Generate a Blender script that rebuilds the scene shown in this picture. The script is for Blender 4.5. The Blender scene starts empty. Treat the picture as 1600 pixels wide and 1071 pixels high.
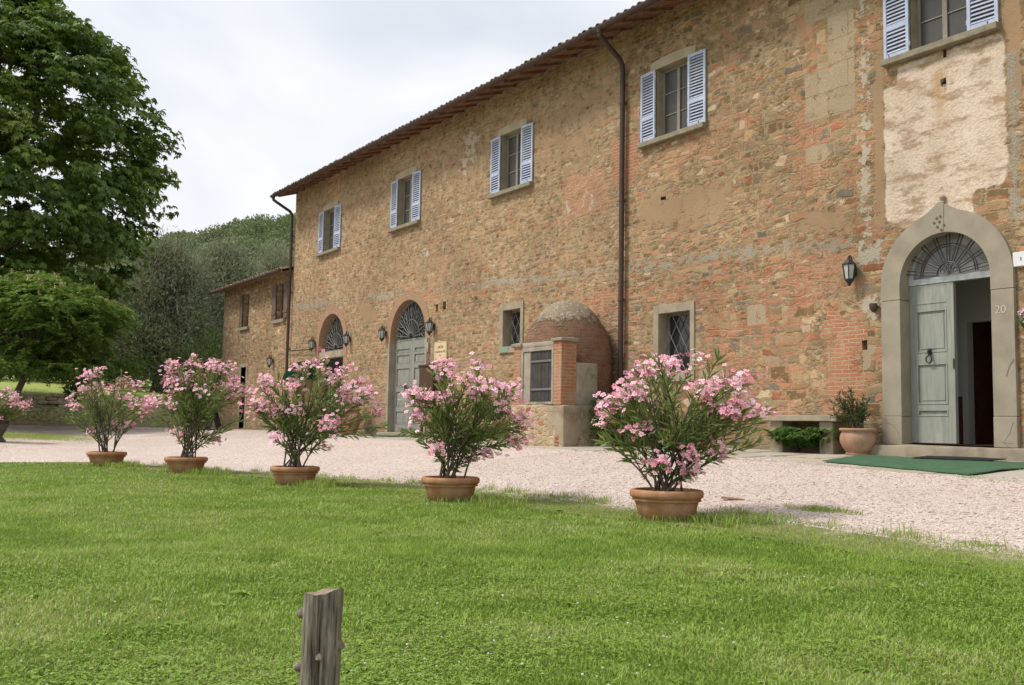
import bpy, bmesh, math, random
import numpy as np
from mathutils import Vector, Matrix
from mathutils.geometry import delaunay_2d_cdt
R_ = math.radians
random.seed(7)
rng = np.random.default_rng(11)
scene = bpy.context.scene
COL = scene.collection

# ------------------------------------------------------------------ camera
CAM = np.array([0.0, -13.2346, 0.3534])
VR = np.array([0.5622718, 0.82676825, 0.01745503])
VU = np.array([0.06058666, -0.06223658, 0.99622079])
VF = np.array([-0.82473006, 0.55908932, 0.085085])
cd = bpy.data.cameras.new('camera')
cam = bpy.data.objects.new('camera', cd)
COL.objects.link(cam)
cd.sensor_width = 36.0
cd.lens = 34.155
cd.clip_start = 0.05
cd.clip_end = 4000
m = Matrix.Identity(4)
for i in range(3):
    m[i][0] = VR[i]; m[i][1] = VU[i]; m[i][2] = -VF[i]; m[i][3] = CAM[i]
cam.matrix_world = m
scene.camera = cam

# ------------------------------------------------------------------ sky, sun, exposure
SUN_EL, SUN_AZ = R_(52), R_(212)      # azimuth clockwise from +y
scene.view_settings.view_transform = 'Standard'
scene.view_settings.look = 'None'
scene.view_settings.exposure = 0.27
scene.view_settings.gamma = 1.0
W = bpy.data.worlds.new('World')
scene.world = W
W.use_nodes = True
nt = W.node_tree
nt.nodes.clear()
o_ = nt.nodes.new('ShaderNodeOutputWorld')
bg = nt.nodes.new('ShaderNodeBackground')
sky = nt.nodes.new('ShaderNodeTexSky')
sky.sky_type = 'NISHITA'
sky.sun_disc = False
sky.sun_elevation = SUN_EL
sky.sun_rotation = SUN_AZ
sky.air_density = 1.0
sky.dust_density = 2.0
bg.inputs['Strength'].default_value = 0.1
tc = nt.nodes.new('ShaderNodeTexCoord')
mp = nt.nodes.new('ShaderNodeMapping')
mp.inputs['Scale'].default_value = (1.0, 1.0, 2.2)
mp.inputs['Location'].default_value = (0.35, 0.1, 0.25)
nt.links.new(tc.outputs['Generated'], mp.inputs['Vector'])
n1 = nt.nodes.new('ShaderNodeTexNoise')
n1.inputs['Scale'].default_value = 2.1
n1.inputs['Detail'].default_value = 4.0
n1.inputs['Roughness'].default_value = 0.45
n1.inputs['Distortion'].default_value = 0.5
nt.links.new(mp.outputs['Vector'], n1.inputs['Vector'])
cr = nt.nodes.new('ShaderNodeValToRGB')
cr.color_ramp.elements[0].position = 0.40
cr.color_ramp.elements[0].color = (6.4, 6.8, 7.5, 1)
cr.color_ramp.elements[1].position = 0.62
cr.color_ramp.elements[1].color = (9.5, 9.5, 9.5, 1)
nt.links.new(n1.outputs['Fac'], cr.inputs['Fac'])
# brighter cloud towards the horizon
sx = nt.nodes.new('ShaderNodeSeparateXYZ')
nt.links.new(tc.outputs['Generated'], sx.inputs[0])
hr = nt.nodes.new('ShaderNodeMapRange')
hr.inputs['From Min'].default_value = 0.10
hr.inputs['From Max'].default_value = 0.30
hr.inputs['To Min'].default_value = 0.7
hr.inputs['To Max'].default_value = 0.0
nt.links.new(sx.outputs['Z'], hr.inputs['Value'])
mh = nt.nodes.new('ShaderNodeMix'); mh.data_type = 'RGBA'
nt.links.new(hr.outputs[0], mh.inputs[0])
nt.links.new(cr.outputs['Color'], mh.inputs[6])
mh.inputs[7].default_value = (9.8, 9.8, 9.75, 1)
mx = nt.nodes.new('ShaderNodeMix'); mx.data_type = 'RGBA'
mx.inputs[0].default_value = 0.93
nt.links.new(sky.outputs['Color'], mx.inputs[6])
nt.links.new(mh.outputs[2], mx.inputs[7])
nt.links.new(mx.outputs[2], bg.inputs['Color'])
nt.links.new(bg.outputs[0], o_.inputs['Surface'])
sd = bpy.data.lights.new('sun', 'SUN')
sd.energy = 2.7
sd.angle = R_(13)
sd.color = (1.0, 0.95, 0.87)
sun = bpy.data.objects.new('sun', sd)
COL.objects.link(sun)
_sd = Vector((math.sin(SUN_AZ) * math.cos(SUN_EL), math.cos(SUN_AZ) * math.cos(SUN_EL), math.sin(SUN_EL)))
sun.rotation_euler = _sd.to_track_quat('Z', 'Y').to_euler()
sun.location = (0, -20, 30)

# ------------------------------------------------------------------ node helpers
class NT:
    def __init__(self, name):
        self.mat = bpy.data.materials.new(name)
        self.mat.use_nodes = True
        self.t = self.mat.node_tree
        self.t.nodes.clear()
        self.out = self.t.nodes.new('ShaderNodeOutputMaterial')
    def n(self, t, **k):
        nd = self.t.nodes.new(t)
        for a, b in k.items(): setattr(nd, a, b)
        return nd
    def put(self, sock, v):
        if v is None: return
        if isinstance(v, bpy.types.NodeSocket): self.t.links.new(v, sock)
        elif isinstance(v, (tuple, list)) and len(v) == 3 and sock.type == 'RGBA': sock.default_value = (*v, 1)
        else: sock.default_value = v
    def m(self, op, a, b=None, c=None, clamp=False):
        nd = self.n('ShaderNodeMath', operation=op, use_clamp=clamp)
        self.put(nd.inputs[0], a); self.put(nd.inputs[1], b)
        if c is not None: self.put(nd.inputs[2], c)
        return nd.outputs[0]
    def mix(self, f, a, b, blend='MIX'):
        nd = self.n('ShaderNodeMix', data_type='RGBA', blend_type=blend)
        self.put(nd.inputs[0], f); self.put(nd.inputs[6], a); self.put(nd.inputs[7], b)
        return nd.outputs[2]
    def mixf(self, f, a, b):
        nd = self.n('ShaderNodeMix', data_type='FLOAT')
        self.put(nd.inputs[0], f); self.put(nd.inputs[2], a); self.put(nd.inputs[3], b)
        return nd.outputs[0]
    def noise(self, vec, scale, detail=3.0, rough=0.5, out='Fac', dist=0.0):
        nd = self.n('ShaderNodeTexNoise')
        self.put(nd.inputs['Vector'], vec); nd.inputs['Scale'].default_value = scale
        nd.inputs['Detail'].default_value = detail; nd.inputs['Roughness'].default_value = rough
        nd.inputs['Distortion'].default_value = dist
        return nd.outputs[out]
    def vor(self, vec, scale, feature='F1', rand=1.0, dims='3D'):
        nd = self.n('ShaderNodeTexVoronoi', feature=feature, voronoi_dimensions=dims)
        self.put(nd.inputs['Vector'], vec); nd.inputs['Scale'].default_value = scale
        nd.inputs['Randomness'].default_value = rand
        return nd
    def ramp(self, f, stops, interp='LINEAR'):
        nd = self.n('ShaderNodeValToRGB'); r = nd.color_ramp; r.interpolation = interp
        while len(r.elements) < len(stops): r.elements.new(0.5)
        for e, (p, c) in zip(r.elements, stops):
            e.position = p; e.color = (*c, 1) if len(c) == 3 else c
        self.put(nd.inputs[0], f)
        return nd.outputs[0]
    def mr(self, v, a, b, c=0.0, d=1.0, smooth=False):
        nd = self.n('ShaderNodeMapRange', interpolation_type='SMOOTHSTEP' if smooth else 'LINEAR')
        for i, x in enumerate((v, a, b, c, d)): self.put(nd.inputs[i], x)
        return nd.outputs[0]
    def comb(self, x, y, z):
        nd = self.n('ShaderNodeCombineXYZ')
        for i, v in enumerate((x, y, z)): self.put(nd.inputs[i], v)
        return nd.outputs[0]
    def sep(self, v):
        nd = self.n('ShaderNodeSeparateXYZ'); self.put(nd.inputs[0], v)
        return nd.outputs
    def sepc(self, v):
        nd = self.n('ShaderNodeSeparateColor'); self.put(nd.inputs[0], v)
        return nd.outputs
    def vm(self, op, a, b, s=None):
        nd = self.n('ShaderNodeVectorMath', operation=op)
        self.put(nd.inputs[0], a); self.put(nd.inputs[1], b)
        if s is not None: self.put(nd.inputs['Scale'], s)
        return nd.outputs[0]
    def attr(self, name):
        nd = self.n('ShaderNodeAttribute', attribute_name=name)
        return nd
    def bump(self, h, strength=0.5, dist=0.02, normal=None):
        nd = self.n('ShaderNodeBump')
        nd.inputs['Strength'].default_value = strength; nd.inputs['Distance'].default_value = dist
        self.put(nd.inputs['Height'], h)
        if normal is not None: self.put(nd.inputs['Normal'], normal)
        return nd.outputs[0]
    def bsdf(self, col, rough=0.8, normal=None, metallic=0.0, spec=0.3):
        nd = self.n('ShaderNodeBsdfPrincipled')
        self.put(nd.inputs['Base Color'], col); self.put(nd.inputs['Roughness'], rough)
        self.put(nd.inputs['Metallic'], metallic); nd.inputs['Specular IOR Level'].default_value = spec
        if normal is not None: self.put(nd.inputs['Normal'], normal)
        return nd.outputs[0]
    def done(self, sh):
        self.t.links.new(sh, self.out.inputs['Surface'])
        return self.mat
    def pos(self): return self.n('ShaderNodeNewGeometry').outputs['Position']
    def obj(self): return self.n('ShaderNodeTexCoord').outputs['Object']

def simple(name, c1, c2=None, scale=6, rough=0.8, bump=0.0, bscale=40, metallic=0.0, spec=0.3, detail=4, bdist=0.01, stretch=None, c3=None):
    t = NT(name)
    v = t.obj()
    if stretch: v = t.vm('MULTIPLY', v, stretch)
    if c2 is None: c2 = tuple(min(1, x * 0.75) for x in c1)
    f = t.noise(v, scale, detail, 0.6)
    col = t.ramp(f, [(0.32, c2), (0.62, c1)])
    if c3 is not None:
        f3 = t.noise(v, scale * 0.37, 4, 0.65)
        col = t.mix(t.mr(f3, 0.52, 0.62), col, c3)
    nrm = t.bump(t.noise(v, bscale, 3, 0.6), bump, bdist) if bump else None
    return t.done(t.bsdf(col, rough, nrm, metallic, spec))

def leafmat(name, stops, trans=0.35, rough=0.55, spec=0.25):
    t = NT(name)
    a = t.attr('rnd').outputs['Fac']
    col = t.ramp(a, stops)
    p = t.bsdf(col, rough, None, 0.0, spec)
    tr = t.n('ShaderNodeBsdfTranslucent')
    t.put(tr.inputs['Color'], t.mix(0.5, col, (0.22, 0.28, 0.03)) if trans > 0 else col)
    mx = t.n('ShaderNodeMixShader'); mx.inputs[0].default_value = trans
    t.t.links.new(p, mx.inputs[1]); t.t.links.new(tr.outputs[0], mx.inputs[2])
    return t.done(mx.outputs[0])

# ------------------------------------------------------------------ object helpers
def tag(o, label=None, cat=None, group=None, kind=None):
    if label: o['label'] = label
    if cat: o['category'] = cat
    if group: o['group'] = group
    if kind: o['kind'] = kind
    return o
def thing(name, label, cat, loc, group=None):
    o = bpy.data.objects.new(name, None)
    COL.objects.link(o); o.location = loc; o.empty_display_size = 0.2
    return tag(o, label, cat, group)
def root_loc(p):
    v = Vector((0, 0, 0))
    while p is not None:
        v = v + p.location; p = p.parent
    return v
class MB:
    """collects world-space polygons; build() makes ONE mesh object whose origin is the parent's (or base)"""
    def __init__(s): s.v = []; s.f = []
    def poly(s, pts):
        b = len(s.v); s.v += [tuple(p) for p in pts]; s.f.append(tuple(range(b, b + len(pts))))
    def box(s, x0, x1, y0, y1, z0, z1, ch=0.0):
        bm = bmesh.new()
        bmesh.ops.create_cube(bm, size=1.0)
        for v in bm.verts:
            v.co = Vector((x0 + (v.co.x + .5) * (x1 - x0), y0 + (v.co.y + .5) * (y1 - y0), z0 + (v.co.z + .5) * (z1 - z0)))
        if ch > 0: bmesh.ops.bevel(bm, geom=list(bm.edges), offset=ch, segments=2, profile=0.5, affect='EDGES')
        s.add_bm(bm); return s
    def add_bm(s, bm):
        bm.verts.index_update(); b = len(s.v)
        s.v += [tuple(v.co) for v in bm.verts]
        s.f += [tuple(b + v.index for v in f.verts) for f in bm.faces]
        bm.free()
    def xform(s, start, M):
        for i in range(start, len(s.v)): s.v[i] = tuple(M @ Vector(s.v[i]))
    def tube(s, pts, rad, n=8, cap=True):
        pts = [Vector(p) for p in pts]
        if not isinstance(rad, (list, tuple)): rad = [rad] * len(pts)
        b = len(s.v); prev = None
        for i, p in enumerate(pts):
            d = (pts[min(i + 1, len(pts) - 1)] - pts[max(i - 1, 0)]).normalized()
            if prev is None:
                a = Vector((0, 0, 1)) if abs(d.z) < 0.9 else Vector((1, 0, 0))
                u = d.cross(a).normalized()
            else:
                u = (prev - d * prev.dot(d)).normalized()
            prev = u; w = d.cross(u)
            for k in range(n):
                t = 2 * math.pi * k / n
                s.v.append(tuple(p + (u * math.cos(t) + w * math.sin(t)) * rad[i]))
        for i in range(len(pts) - 1):
            for k in range(n):
                a = b + i * n + k; c = b + i * n + (k + 1) % n
                s.f.append((a, c, c + n, a + n))
        if cap:
            s.f.append(tuple(b + k for k in reversed(range(n))))
            e = b + (len(pts) - 1) * n
            s.f.append(tuple(e + k for k in range(n)))
        return s
    def lathe(s, prof, cx, cy, z0, n=40, sx=1.0, wob=0.0, a0=0.0):
        b = len(s.v)
        for r, z in prof:
            for k in range(n):
                t = a0 + 2 * math.pi * k / n
                rr = r * (1 + wob * math.sin(3 * t + z * 9))
                s.v.append((cx + rr * math.cos(t) * sx, cy + rr * math.sin(t), z0 + z))
        for i in range(len(prof) - 1):
            for k in range(n):
                a = b + i * n + k; c = b + i * n + (k + 1) % n
                s.f.append((a, c, c + n, a + n))
        s.f.append(tuple(b + k for k in reversed(range(n))))
        e = b + (len(prof) - 1) * n
        s.f.append(tuple(e + k for k in range(n)))
        return s
    def build(s, name, mat, parent=None, base=None, smooth=False, angle=40):
        me = bpy.data.meshes.new(name)
        off = root_loc(parent) if parent is not None else Vector(base if base is not None else (0, 0, 0))
        me.from_pydata([(x - off.x, y - off.y, z - off.z) for x, y, z in s.v], [], s.f)
        me.update()
        if smooth:
            try: me.shade_smooth()
            except Exception: me.polygons.foreach_set('use_smooth', [True] * len(me.polygons))
            try: me.set_sharp_from_angle(angle=R_(angle))
            except Exception: pass
        me.materials.append(mat)
        o = bpy.data.objects.new(name, me)
        COL.objects.link(o)
        if parent is not None: o.parent = parent
        else: o.location = off
        return o

def npobj(name, V, F, mat, parent=None, base=None, rnd=None, smooth=False):
    """V (n,3) world coordinates; F list of (m,k) index arrays"""
    V = np.asarray(V, np.float64)
    off = np.array(root_loc(parent)) if parent is not None else np.array(base if base is not None else (0, 0, 0), float)
    me = bpy.data.meshes.new(name)
    me.vertices.add(len(V))
    me.vertices.foreach_set('co', (V - off).astype(np.float32).ravel())
    loops = np.concatenate([f.ravel() for f in F]).astype(np.int32)
    tot = np.concatenate([np.full(len(f), f.shape[1], np.int32) for f in F])
    st = np.concatenate([[0], np.cumsum(tot)[:-1]]).astype(np.int32)
    me.loops.add(len(loops)); me.loops.foreach_set('vertex_index', loops)
    me.polygons.add(len(tot)); me.polygons.foreach_set('loop_start', st)
    try: me.polygons.foreach_set('loop_total', tot)
    except Exception: pass
    if smooth: me.polygons.foreach_set('use_smooth', np.ones(len(tot), bool))
    me.update(calc_edges=True)
    if rnd is not None:
        a = me.attributes.new('rnd', 'FLOAT', 'POINT')
        a.data.foreach_set('value', np.asarray(rnd, np.float32))
    me.materials.append(mat)
    o = bpy.data.objects.new(name, me)
    COL.objects.link(o)
    if parent is not None: o.parent = parent
    else: o.location = off
    return o

def unit(a): return a / np.maximum(np.linalg.norm(a, axis=-1, keepdims=True), 1e-9)
def leaves(P, D, L, Wd, fold=0.15, rnd=None, droop=0.0, up=None):
    """rhombic leaves: base P, direction D, length L, width Wd -> V, F, rnd"""
    n = len(P); D = unit(D)
    ref = rng.normal(size=(n, 3)) if up is None else up + 0.35 * rng.normal(size=(n, 3))
    S = unit(np.cross(D, ref)); N = np.cross(S, D)
    L = np.broadcast_to(L, n)[:, None]; Wd = np.broadcast_to(Wd, n)[:, None]
    mid = P + D * L * 0.45 + N * L * fold * 0.5
    tip = P + D * L - N * L * droop
    V = np.stack([P, mid + S * Wd / 2, tip, mid - S * Wd / 2], 1).reshape(-1, 3)
    F = np.arange(n * 4).reshape(n, 4)
    if rnd is None: rnd = rng.random(n)
    return V, F, np.repeat(rnd, 4)
def join(parts):
    Vs, Fs, Rs, b = [], [], [], 0
    for V, F, r in parts:
        Vs.append(V); Fs.append(F + b); Rs.append(r); b += len(V)
    return np.concatenate(Vs), Fs, np.concatenate(Rs)
def copy_tree(o, loc, label, parent=None):
    c = o.copy(); COL.objects.link(c)
    if parent is None:
        c.location = loc
        if label: c['label'] = label
    else: c.parent = parent
    for ch in list(o.children): copy_tree(ch, None, None, c)
    return c
def sm(a, b, x):
    t = np.clip((x - a) / (b - a), 0, 1)
    return t * t * (3 - 2 * t)

# value noise for geometry
_perm = np.random.default_rng(3).random((256, 256))
def vnoise(x, y):
    x = np.asarray(x, float); y = np.asarray(y, float)
    xi = np.floor(x).astype(int); yi = np.floor(y).astype(int)
    fx = x - xi; fy = y - yi
    fx = fx * fx * (3 - 2 * fx); fy = fy * fy * (3 - 2 * fy)
    g = lambda a, b: _perm[a & 255, b & 255]
    return (g(xi, yi) * (1 - fx) + g(xi + 1, yi) * fx) * (1 - fy) + (g(xi, yi + 1) * (1 - fx) + g(xi + 1, yi + 1) * fx) * fy
def fbm(x, y, o=4):
    s, a = 0, 0.5
    for i in range(o):
        s = s + a * vnoise(x * 2 ** i + 17.3 * i, y * 2 ** i - 9.1 * i); a *= 0.5
    return s

# ------------------------------------------------------------------ terrain height
def G(x, y):
    x = np.asarray(x, float); y = np.asarray(y, float)
    s = np.maximum(-y, 0)
    main = -0.03 * np.minimum(s, 2.3) - 0.43 * np.clip((s - 2.3) / 4.4, 0, 1)
    t = np.clip((-33 - x) / 12, 0, 1)
    g = main * (1 - t)
    b = np.clip((-45.4 - x) / 4.2, 0, 1)
    g = g + 1.15 * b * b * (3 - 2 * b) + 0.062 * np.clip(-49 - x, 0, 60)
    g = g + 0.05 * (fbm(x * 0.35, y * 0.35, 3) - 0.45) * sm(5.5, 8, s)
    return g
def ye(x):      # lawn edge
    xs = [-21.3, -20.7, -20.3, -18.85, -16.8, -14.4, -12.9, -10.6, -8.1, -6.2, -4.4, -3.67, 0, 12]
    ys = [-26, -12.5, -9.5, -8.4, -7.9, -7.0, -6.65, -6.4, -6.35, -6.16, -6.35, -6.4, -6.6, -6.9]
    return np.interp(x, xs, ys) + 0.16 * (fbm(np.asarray(x) * 1.7, 3.3, 4) - 0.47)
def GV(x, y): return float(G(x, y))

# ------------------------------------------------------------------ materials
def wall_material(name, masks=True, dark=1.0):
    t = NT(name)
    p = t.sep(t.pos())
    v = t.comb(t.m('ADD', p[0], p[1]), p[2], 0.0)
    w1 = t.vm('SUBTRACT', t.noise(v, 2.6, 3, 0.55, 'Color'), (0.5, 0.5, 0.5))
    w2 = t.vm('SUBTRACT', t.noise(v, 14.0, 4, 0.65, 'Color'), (0.5, 0.5, 0.5))
    vd = t.vm('ADD', v, t.vm('ADD', t.vm('SCALE', w1, None, 0.16), t.vm('SCALE', w2, None, 0.060)))
    def cells(sc, r):
        q = t.vm('MULTIPLY', vd, sc)
        c = t.vor(q, 1.0, 'F1', r, '2D'); e = t.vor(q, 1.0, 'DISTANCE_TO_EDGE', r, '2D')
        return c.outputs['Color'], e.outputs['Distance']
    cs, es = cells((5.4, 12.5, 1), 1.0)
    cb, eb = cells((3.1, 7.0, 1), 0.95)
    if masks:
        m1 = t.attr('m1'); m2 = t.attr('m2')
        a1 = t.sepc(m1.outputs['Color']); a2 = t.sepc(m2.outputs['Color'])
        brick, rend, plast = a1[0], a1[1], a1[2]
        grey = m1.outputs['Alpha']
        smear, white, big = a2[0], a2[1], a2[2]
        pink = m2.outputs['Alpha']
    else:
        brick, rend, plast, grey, smear, white, big, pink = 0.06, 0.05, 0.0, 0.05, 0.34, 0.10, 0.18, 0.0
    nA = t.noise(v, 1.1, 6, 0.62); nB = t.noise(t.vm('ADD', v, (31, 7, 0)), 2.3, 6, 0.66)
    nC = t.noise(t.vm('ADD', v, (-11, 17, 0)), 4.6, 5, 0.7)
    fine = t.noise(v, 34, 4, 0.7); fine2 = t.noise(v, 95, 2, 0.6)
    bsel = t.mr(t.m('ADD', big, t.m('MULTIPLY', t.m('SUBTRACT', nA, 0.5), 2.2)), 0.42, 0.50)
    cell = t.mix(bsel, cs, cb)
    edge = t.mixf(bsel, es, t.m('MULTIPLY', eb, 1.9))
    # roughly coursed stretches: rows of uneven height, blocks of uneven length
    pd = t.sep(vd)
    def coursed(hh, ww, seed):
        zc = t.m('ADD', t.m('DIVIDE', pd[1], hh), t.m('MULTIPLY', t.noise(t.comb(t.m('MULTIPLY', pd[0], 0.22), t.m('MULTIPLY', pd[1], 1.6), seed), 1.0, 2, 0.5), 3.2))
        row = t.m('FLOOR', zc); fz = t.m('SUBTRACT', zc, row)
        xw = t.noise(t.comb(t.m('MULTIPLY', pd[0], 1.0 / ww * 0.55), t.m('MULTIPLY', row, 3.71), seed + 5.0), 1.0, 1, 0.5)
        xc = t.m('ADD', t.m('ADD', t.m('DIVIDE', pd[0], ww), t.m('MULTIPLY', xw, 2.2)), t.m('MULTIPLY', row, 0.377))
        cx_ = t.m('FLOOR', xc); fx = t.m('SUBTRACT', xc, cx_)
        wn_ = t.n('ShaderNodeTexWhiteNoise', noise_dimensions='3D'); t.put(wn_.inputs['Vector'], t.comb(cx_, row, seed))
        ez = t.m('MULTIPLY', t.m('MINIMUM', fz, t.m('SUBTRACT', 1.0, fz)), hh * 9.5)
        ex = t.m('MULTIPLY', t.m('MINIMUM', fx, t.m('SUBTRACT', 1.0, fx)), ww * 6.5)
        e_ = t.m('SMOOTH_MIN', ex, ez, 0.12)
        return wn_.outputs['Color'], e_
    c1, e1 = coursed(0.105, 0.24, 1.0); c2, e2 = coursed(0.175, 0.34, 9.0)
    csel = t.mr(t.m('ADD', big, t.m('MULTIPLY', t.m('SUBTRACT', nB, 0.5), 1.6)), 0.38, 0.44)
    cc_ = t.mix(csel, c1, c2); ec_ = t.mixf(csel, e1, e2)
    usec = t.mr(nA, 0.44, 0.47)
    cell = t.mix(usec, cell, cc_); edge = t.mixf(usec, edge, ec_)
    ce = t.sepc(cell)
    stone = t.ramp(ce[0], [(0.0, (0.255, 0.165, 0.085)), (0.13, (0.405, 0.280, 0.155)), (0.30, (0.325, 0.235, 0.135)),
                           (0.42, (0.46, 0.33, 0.19)), (0.56, (0.305, 0.232, 0.145)), (0.67, (0.235, 0.20, 0.15)),
                           (0.74, (0.365, 0.240, 0.125)), (0.86, (0.375, 0.165, 0.085)), (0.93, (0.54, 0.42, 0.285))], 'CONSTANT')
    stone = t.mix(0.55, stone, t.mix(0.8, stone, t.ramp(nC, [(0.3, (0.45, 0.4, 0.36)), (0.7, (1.15, 1.1, 1.0))]), 'MULTIPLY'))
    vb = t.mr(ce[1], 0, 1, 0.72, 1.22)
    stone = t.mix(1.0, stone, t.comb(vb, vb, vb), 'MULTIPLY')
    ff = t.mr(fine, 0.25, 0.75, 0.72, 1.25)
    stone = t.mix(1.0, stone, t.comb(ff, ff, ff), 'MULTIPLY')
    mort = t.mix(t.mr(nC, 0.34, 0.66), (0.285, 0.195, 0.108), (0.475, 0.345, 0.208))
    fm = t.mr(fine, 0.3, 0.7, 0.82, 1.15)
    mort = t.mix(1.0, mort, t.comb(fm, fm, fm), 'MULTIPLY')
    # joints: width varies; mortar smeared over the stones
    thr = t.m('ADD', 0.045, t.m('MULTIPLY', t.m('ADD', smear, t.m('MULTIPLY', t.m('SUBTRACT', nB, 0.5), 1.1)), 0.16))
    body = t.mr(t.m('SUBTRACT', edge, thr), -0.03, 0.10, 0, 1, True)
    sm_ = t.mr(t.m('ADD', smear, t.m('MULTIPLY', t.m('SUBTRACT', nC, 0.5), 2.4)), 0.78, 1.0)
    body = t.m('MULTIPLY', body, t.m('SUBTRACT', 1.0, sm_))
    col = t.mix(body, mort, stone)
    # dark open joints here and there
    gap = t.m('MULTIPLY', t.mr(edge, 0.0, 0.035, 1, 0), t.mr(nB, 0.47, 0.6))
    gap = t.m('MULTIPLY', gap, t.m('SUBTRACT', 1.0, sm_))
    col = t.mix(t.m('MULTIPLY', gap, 0.75), col, (0.15, 0.10, 0.055))
    h = t.m('ADD', t.m('MULTIPLY', body, t.m('ADD', 0.55, t.m('MULTIPLY', ce[2], 0.55))), t.m('MULTIPLY', t.m('MINIMUM', edge, 0.3), 0.7))
    h = t.m('SUBTRACT', h, t.m('MULTIPLY', gap, 0.55))
    lump = t.noise(t.vm('MULTIPLY', v, (7, 11, 1)), 1.0, 4, 0.6)
    h = t.m('ADD', h, t.m('MULTIPLY', t.m('SUBTRACT', 1.0, body), t.m('MULTIPLY', lump, 1.5)))
    lf_ = t.mr(lump, 0.3, 0.7, 0.80, 1.18)
    col = t.mix(t.m('SUBTRACT', 1.0, body), col, t.mix(1.0, col, t.comb(lf_, lf_, lf_), 'MULTIPLY'))
    cz = t.vor(t.vm('MULTIPLY', vd, (5.2, 17.0, 1)), 1.0, 'F1', 1.0, '2D'); czr = t.sepc(cz.outputs['Color'])[0]
    sl = t.m('MULTIPLY', t.mr(t.m('ADD', czr, t.m('MULTIPLY', brick, 0.45)), 0.92, 0.94), t.mr(t.m('ADD', nA, t.m('MULTIPLY', brick, 0.5)), 0.52, 0.66))
    col = t.mix(t.m('MULTIPLY', sl, 0.85), col, t.mix(nC, (0.39, 0.17, 0.095), (0.52, 0.28, 0.17)))
    # bricks
    bt = t.n('ShaderNodeTexBrick'); bt.offset = 0.5
    t.put(bt.inputs['Vector'], t.vm('ADD', v, t.vm('ADD', t.vm('SCALE', w1, None, 0.06), t.vm('SCALE', w2, None, 0.022))))
    for k, q in (('Color1', (0.44, 0.165, 0.085, 1)), ('Color2', (0.39, 0.195, 0.11, 1)), ('Mortar', (0.47, 0.35, 0.23, 1))): bt.inputs[k].default_value = q
    for k, q in (('Scale', 1.0), ('Mortar Size', 0.0095), ('Mortar Smooth', 0.25), ('Bias', -0.1), ('Brick Width', 0.27), ('Row Height', 0.068)): bt.inputs[k].default_value = q
    bcol = t.mix(1.0, bt.outputs['Color'], t.comb(ff, ff, ff), 'MULTIPLY')
    bcol = t.mix(t.mr(nC, 0.5, 0.68), bcol, mort)
    bm_ = t.mr(t.m('ADD', brick, t.m('MULTIPLY', t.m('SUBTRACT', t.m('ADD', t.m('MULTIPLY', nB, 0.6), t.m('MULTIPLY', nC, 0.4)), 0.5), 2.6)), 0.50, 0.60)
    col = t.mix(bm_, col, bcol)
    bh = t.m('SUBTRACT', 0.8, t.m('MULTIPLY', bt.outputs['Fac'], 0.55))
    h = t.mixf(bm_, h, bh)
    # dressed blocks beside the old vertical joint
    if masks:
        bk = t.n('ShaderNodeTexBrick'); bk.offset = 0.35
        t.put(bk.inputs['Vector'], t.vm('ADD', v, t.vm('ADD', t.vm('SCALE', w1, None, 0.10), t.vm('SCALE', w2, None, 0.03))))
        for k, q in (('Color1', (0.44, 0.345, 0.22, 1)), ('Color2', (0.34, 0.255, 0.165, 1)), ('Mortar', (0.40, 0.29, 0.17, 1))): bk.inputs[k].default_value = q
        for k, q in (('Scale', 1.0), ('Mortar Size', 0.018), ('Mortar Smooth', 0.3), ('Brick Width', 0.60), ('Row Height', 0.43)): bk.inputs[k].default_value = q
        q = t.comb(t.m('FLOOR', t.m('DIVIDE', p[2], 0.43)), t.m('FLOOR', t.m('DIVIDE', p[0], 0.6)), 0)
        wn = t.n('ShaderNodeTexWhiteNoise', noise_dimensions='2D'); t.put(wn.inputs['Vector'], q)
        blk = t.m('MULTIPLY', t.mr(t.attr('m3').outputs['Fac'], 0.4, 0.6), t.mr(wn.outputs['Value'], 0.42, 0.44))
        blk = t.m('MULTIPLY', blk, t.mr(nC, 0.36, 0.46))
        col = t.mix(blk, col, t.mix(1.0, t.mix(0.5, bk.outputs['Color'], t.mix(nB, (0.30, 0.23, 0.15), (0.48, 0.38, 0.26))), t.comb(ff, ff, ff), 'MULTIPLY'))
        h = t.mixf(blk, h, t.m('SUBTRACT', 0.95, t.m('MULTIPLY', bk.outputs['Fac'], 0.8)))
    # reddish wash where brick dust and lime cover the stones
    pk = t.mr(t.m('ADD', pink, t.m('MULTIPLY', t.m('SUBTRACT', nA, 0.5), 1.8)), 0.45, 0.8)
    col = t.mix(t.m('MULTIPLY', pk, 0.55), col, t.mix(fine, (0.42, 0.20, 0.10), (0.60, 0.36, 0.23)))
    # smooth brown render
    rm = t.mr(t.m('ADD', rend, t.m('ADD', t.m('MULTIPLY', t.m('SUBTRACT', nB, 0.5), 1.2), t.m('MULTIPLY', t.m('SUBTRACT', nC, 0.5), 1.3))), 0.46, 0.66)
    rcol = t.mix(nC, (0.315, 0.205, 0.115), (0.405, 0.275, 0.165))
    rcol = t.mix(t.mr(fine2, 0.62, 0.72), rcol, (0.55, 0.42, 0.28))
    col = t.mix(rm, col, rcol); h = t.mixf(rm, h, t.m('ADD', 0.85, t.m('MULTIPLY', nC, 0.25)))
    # grey mortar
    gm = t.mr(t.m('ADD', grey, t.m('MULTIPLY', t.m('SUBTRACT', nC, 0.5), 3.0)), 0.50, 0.78)
    gcol = t.mix(t.mr(fine, .3, .7), (0.27, 0.235, 0.175), (0.50, 0.445, 0.35))
    col = t.mix(t.m('MULTIPLY', gm, 0.85), col, gcol); h = t.mixf(gm, h, t.m('ADD', 0.6, fine))
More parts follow.
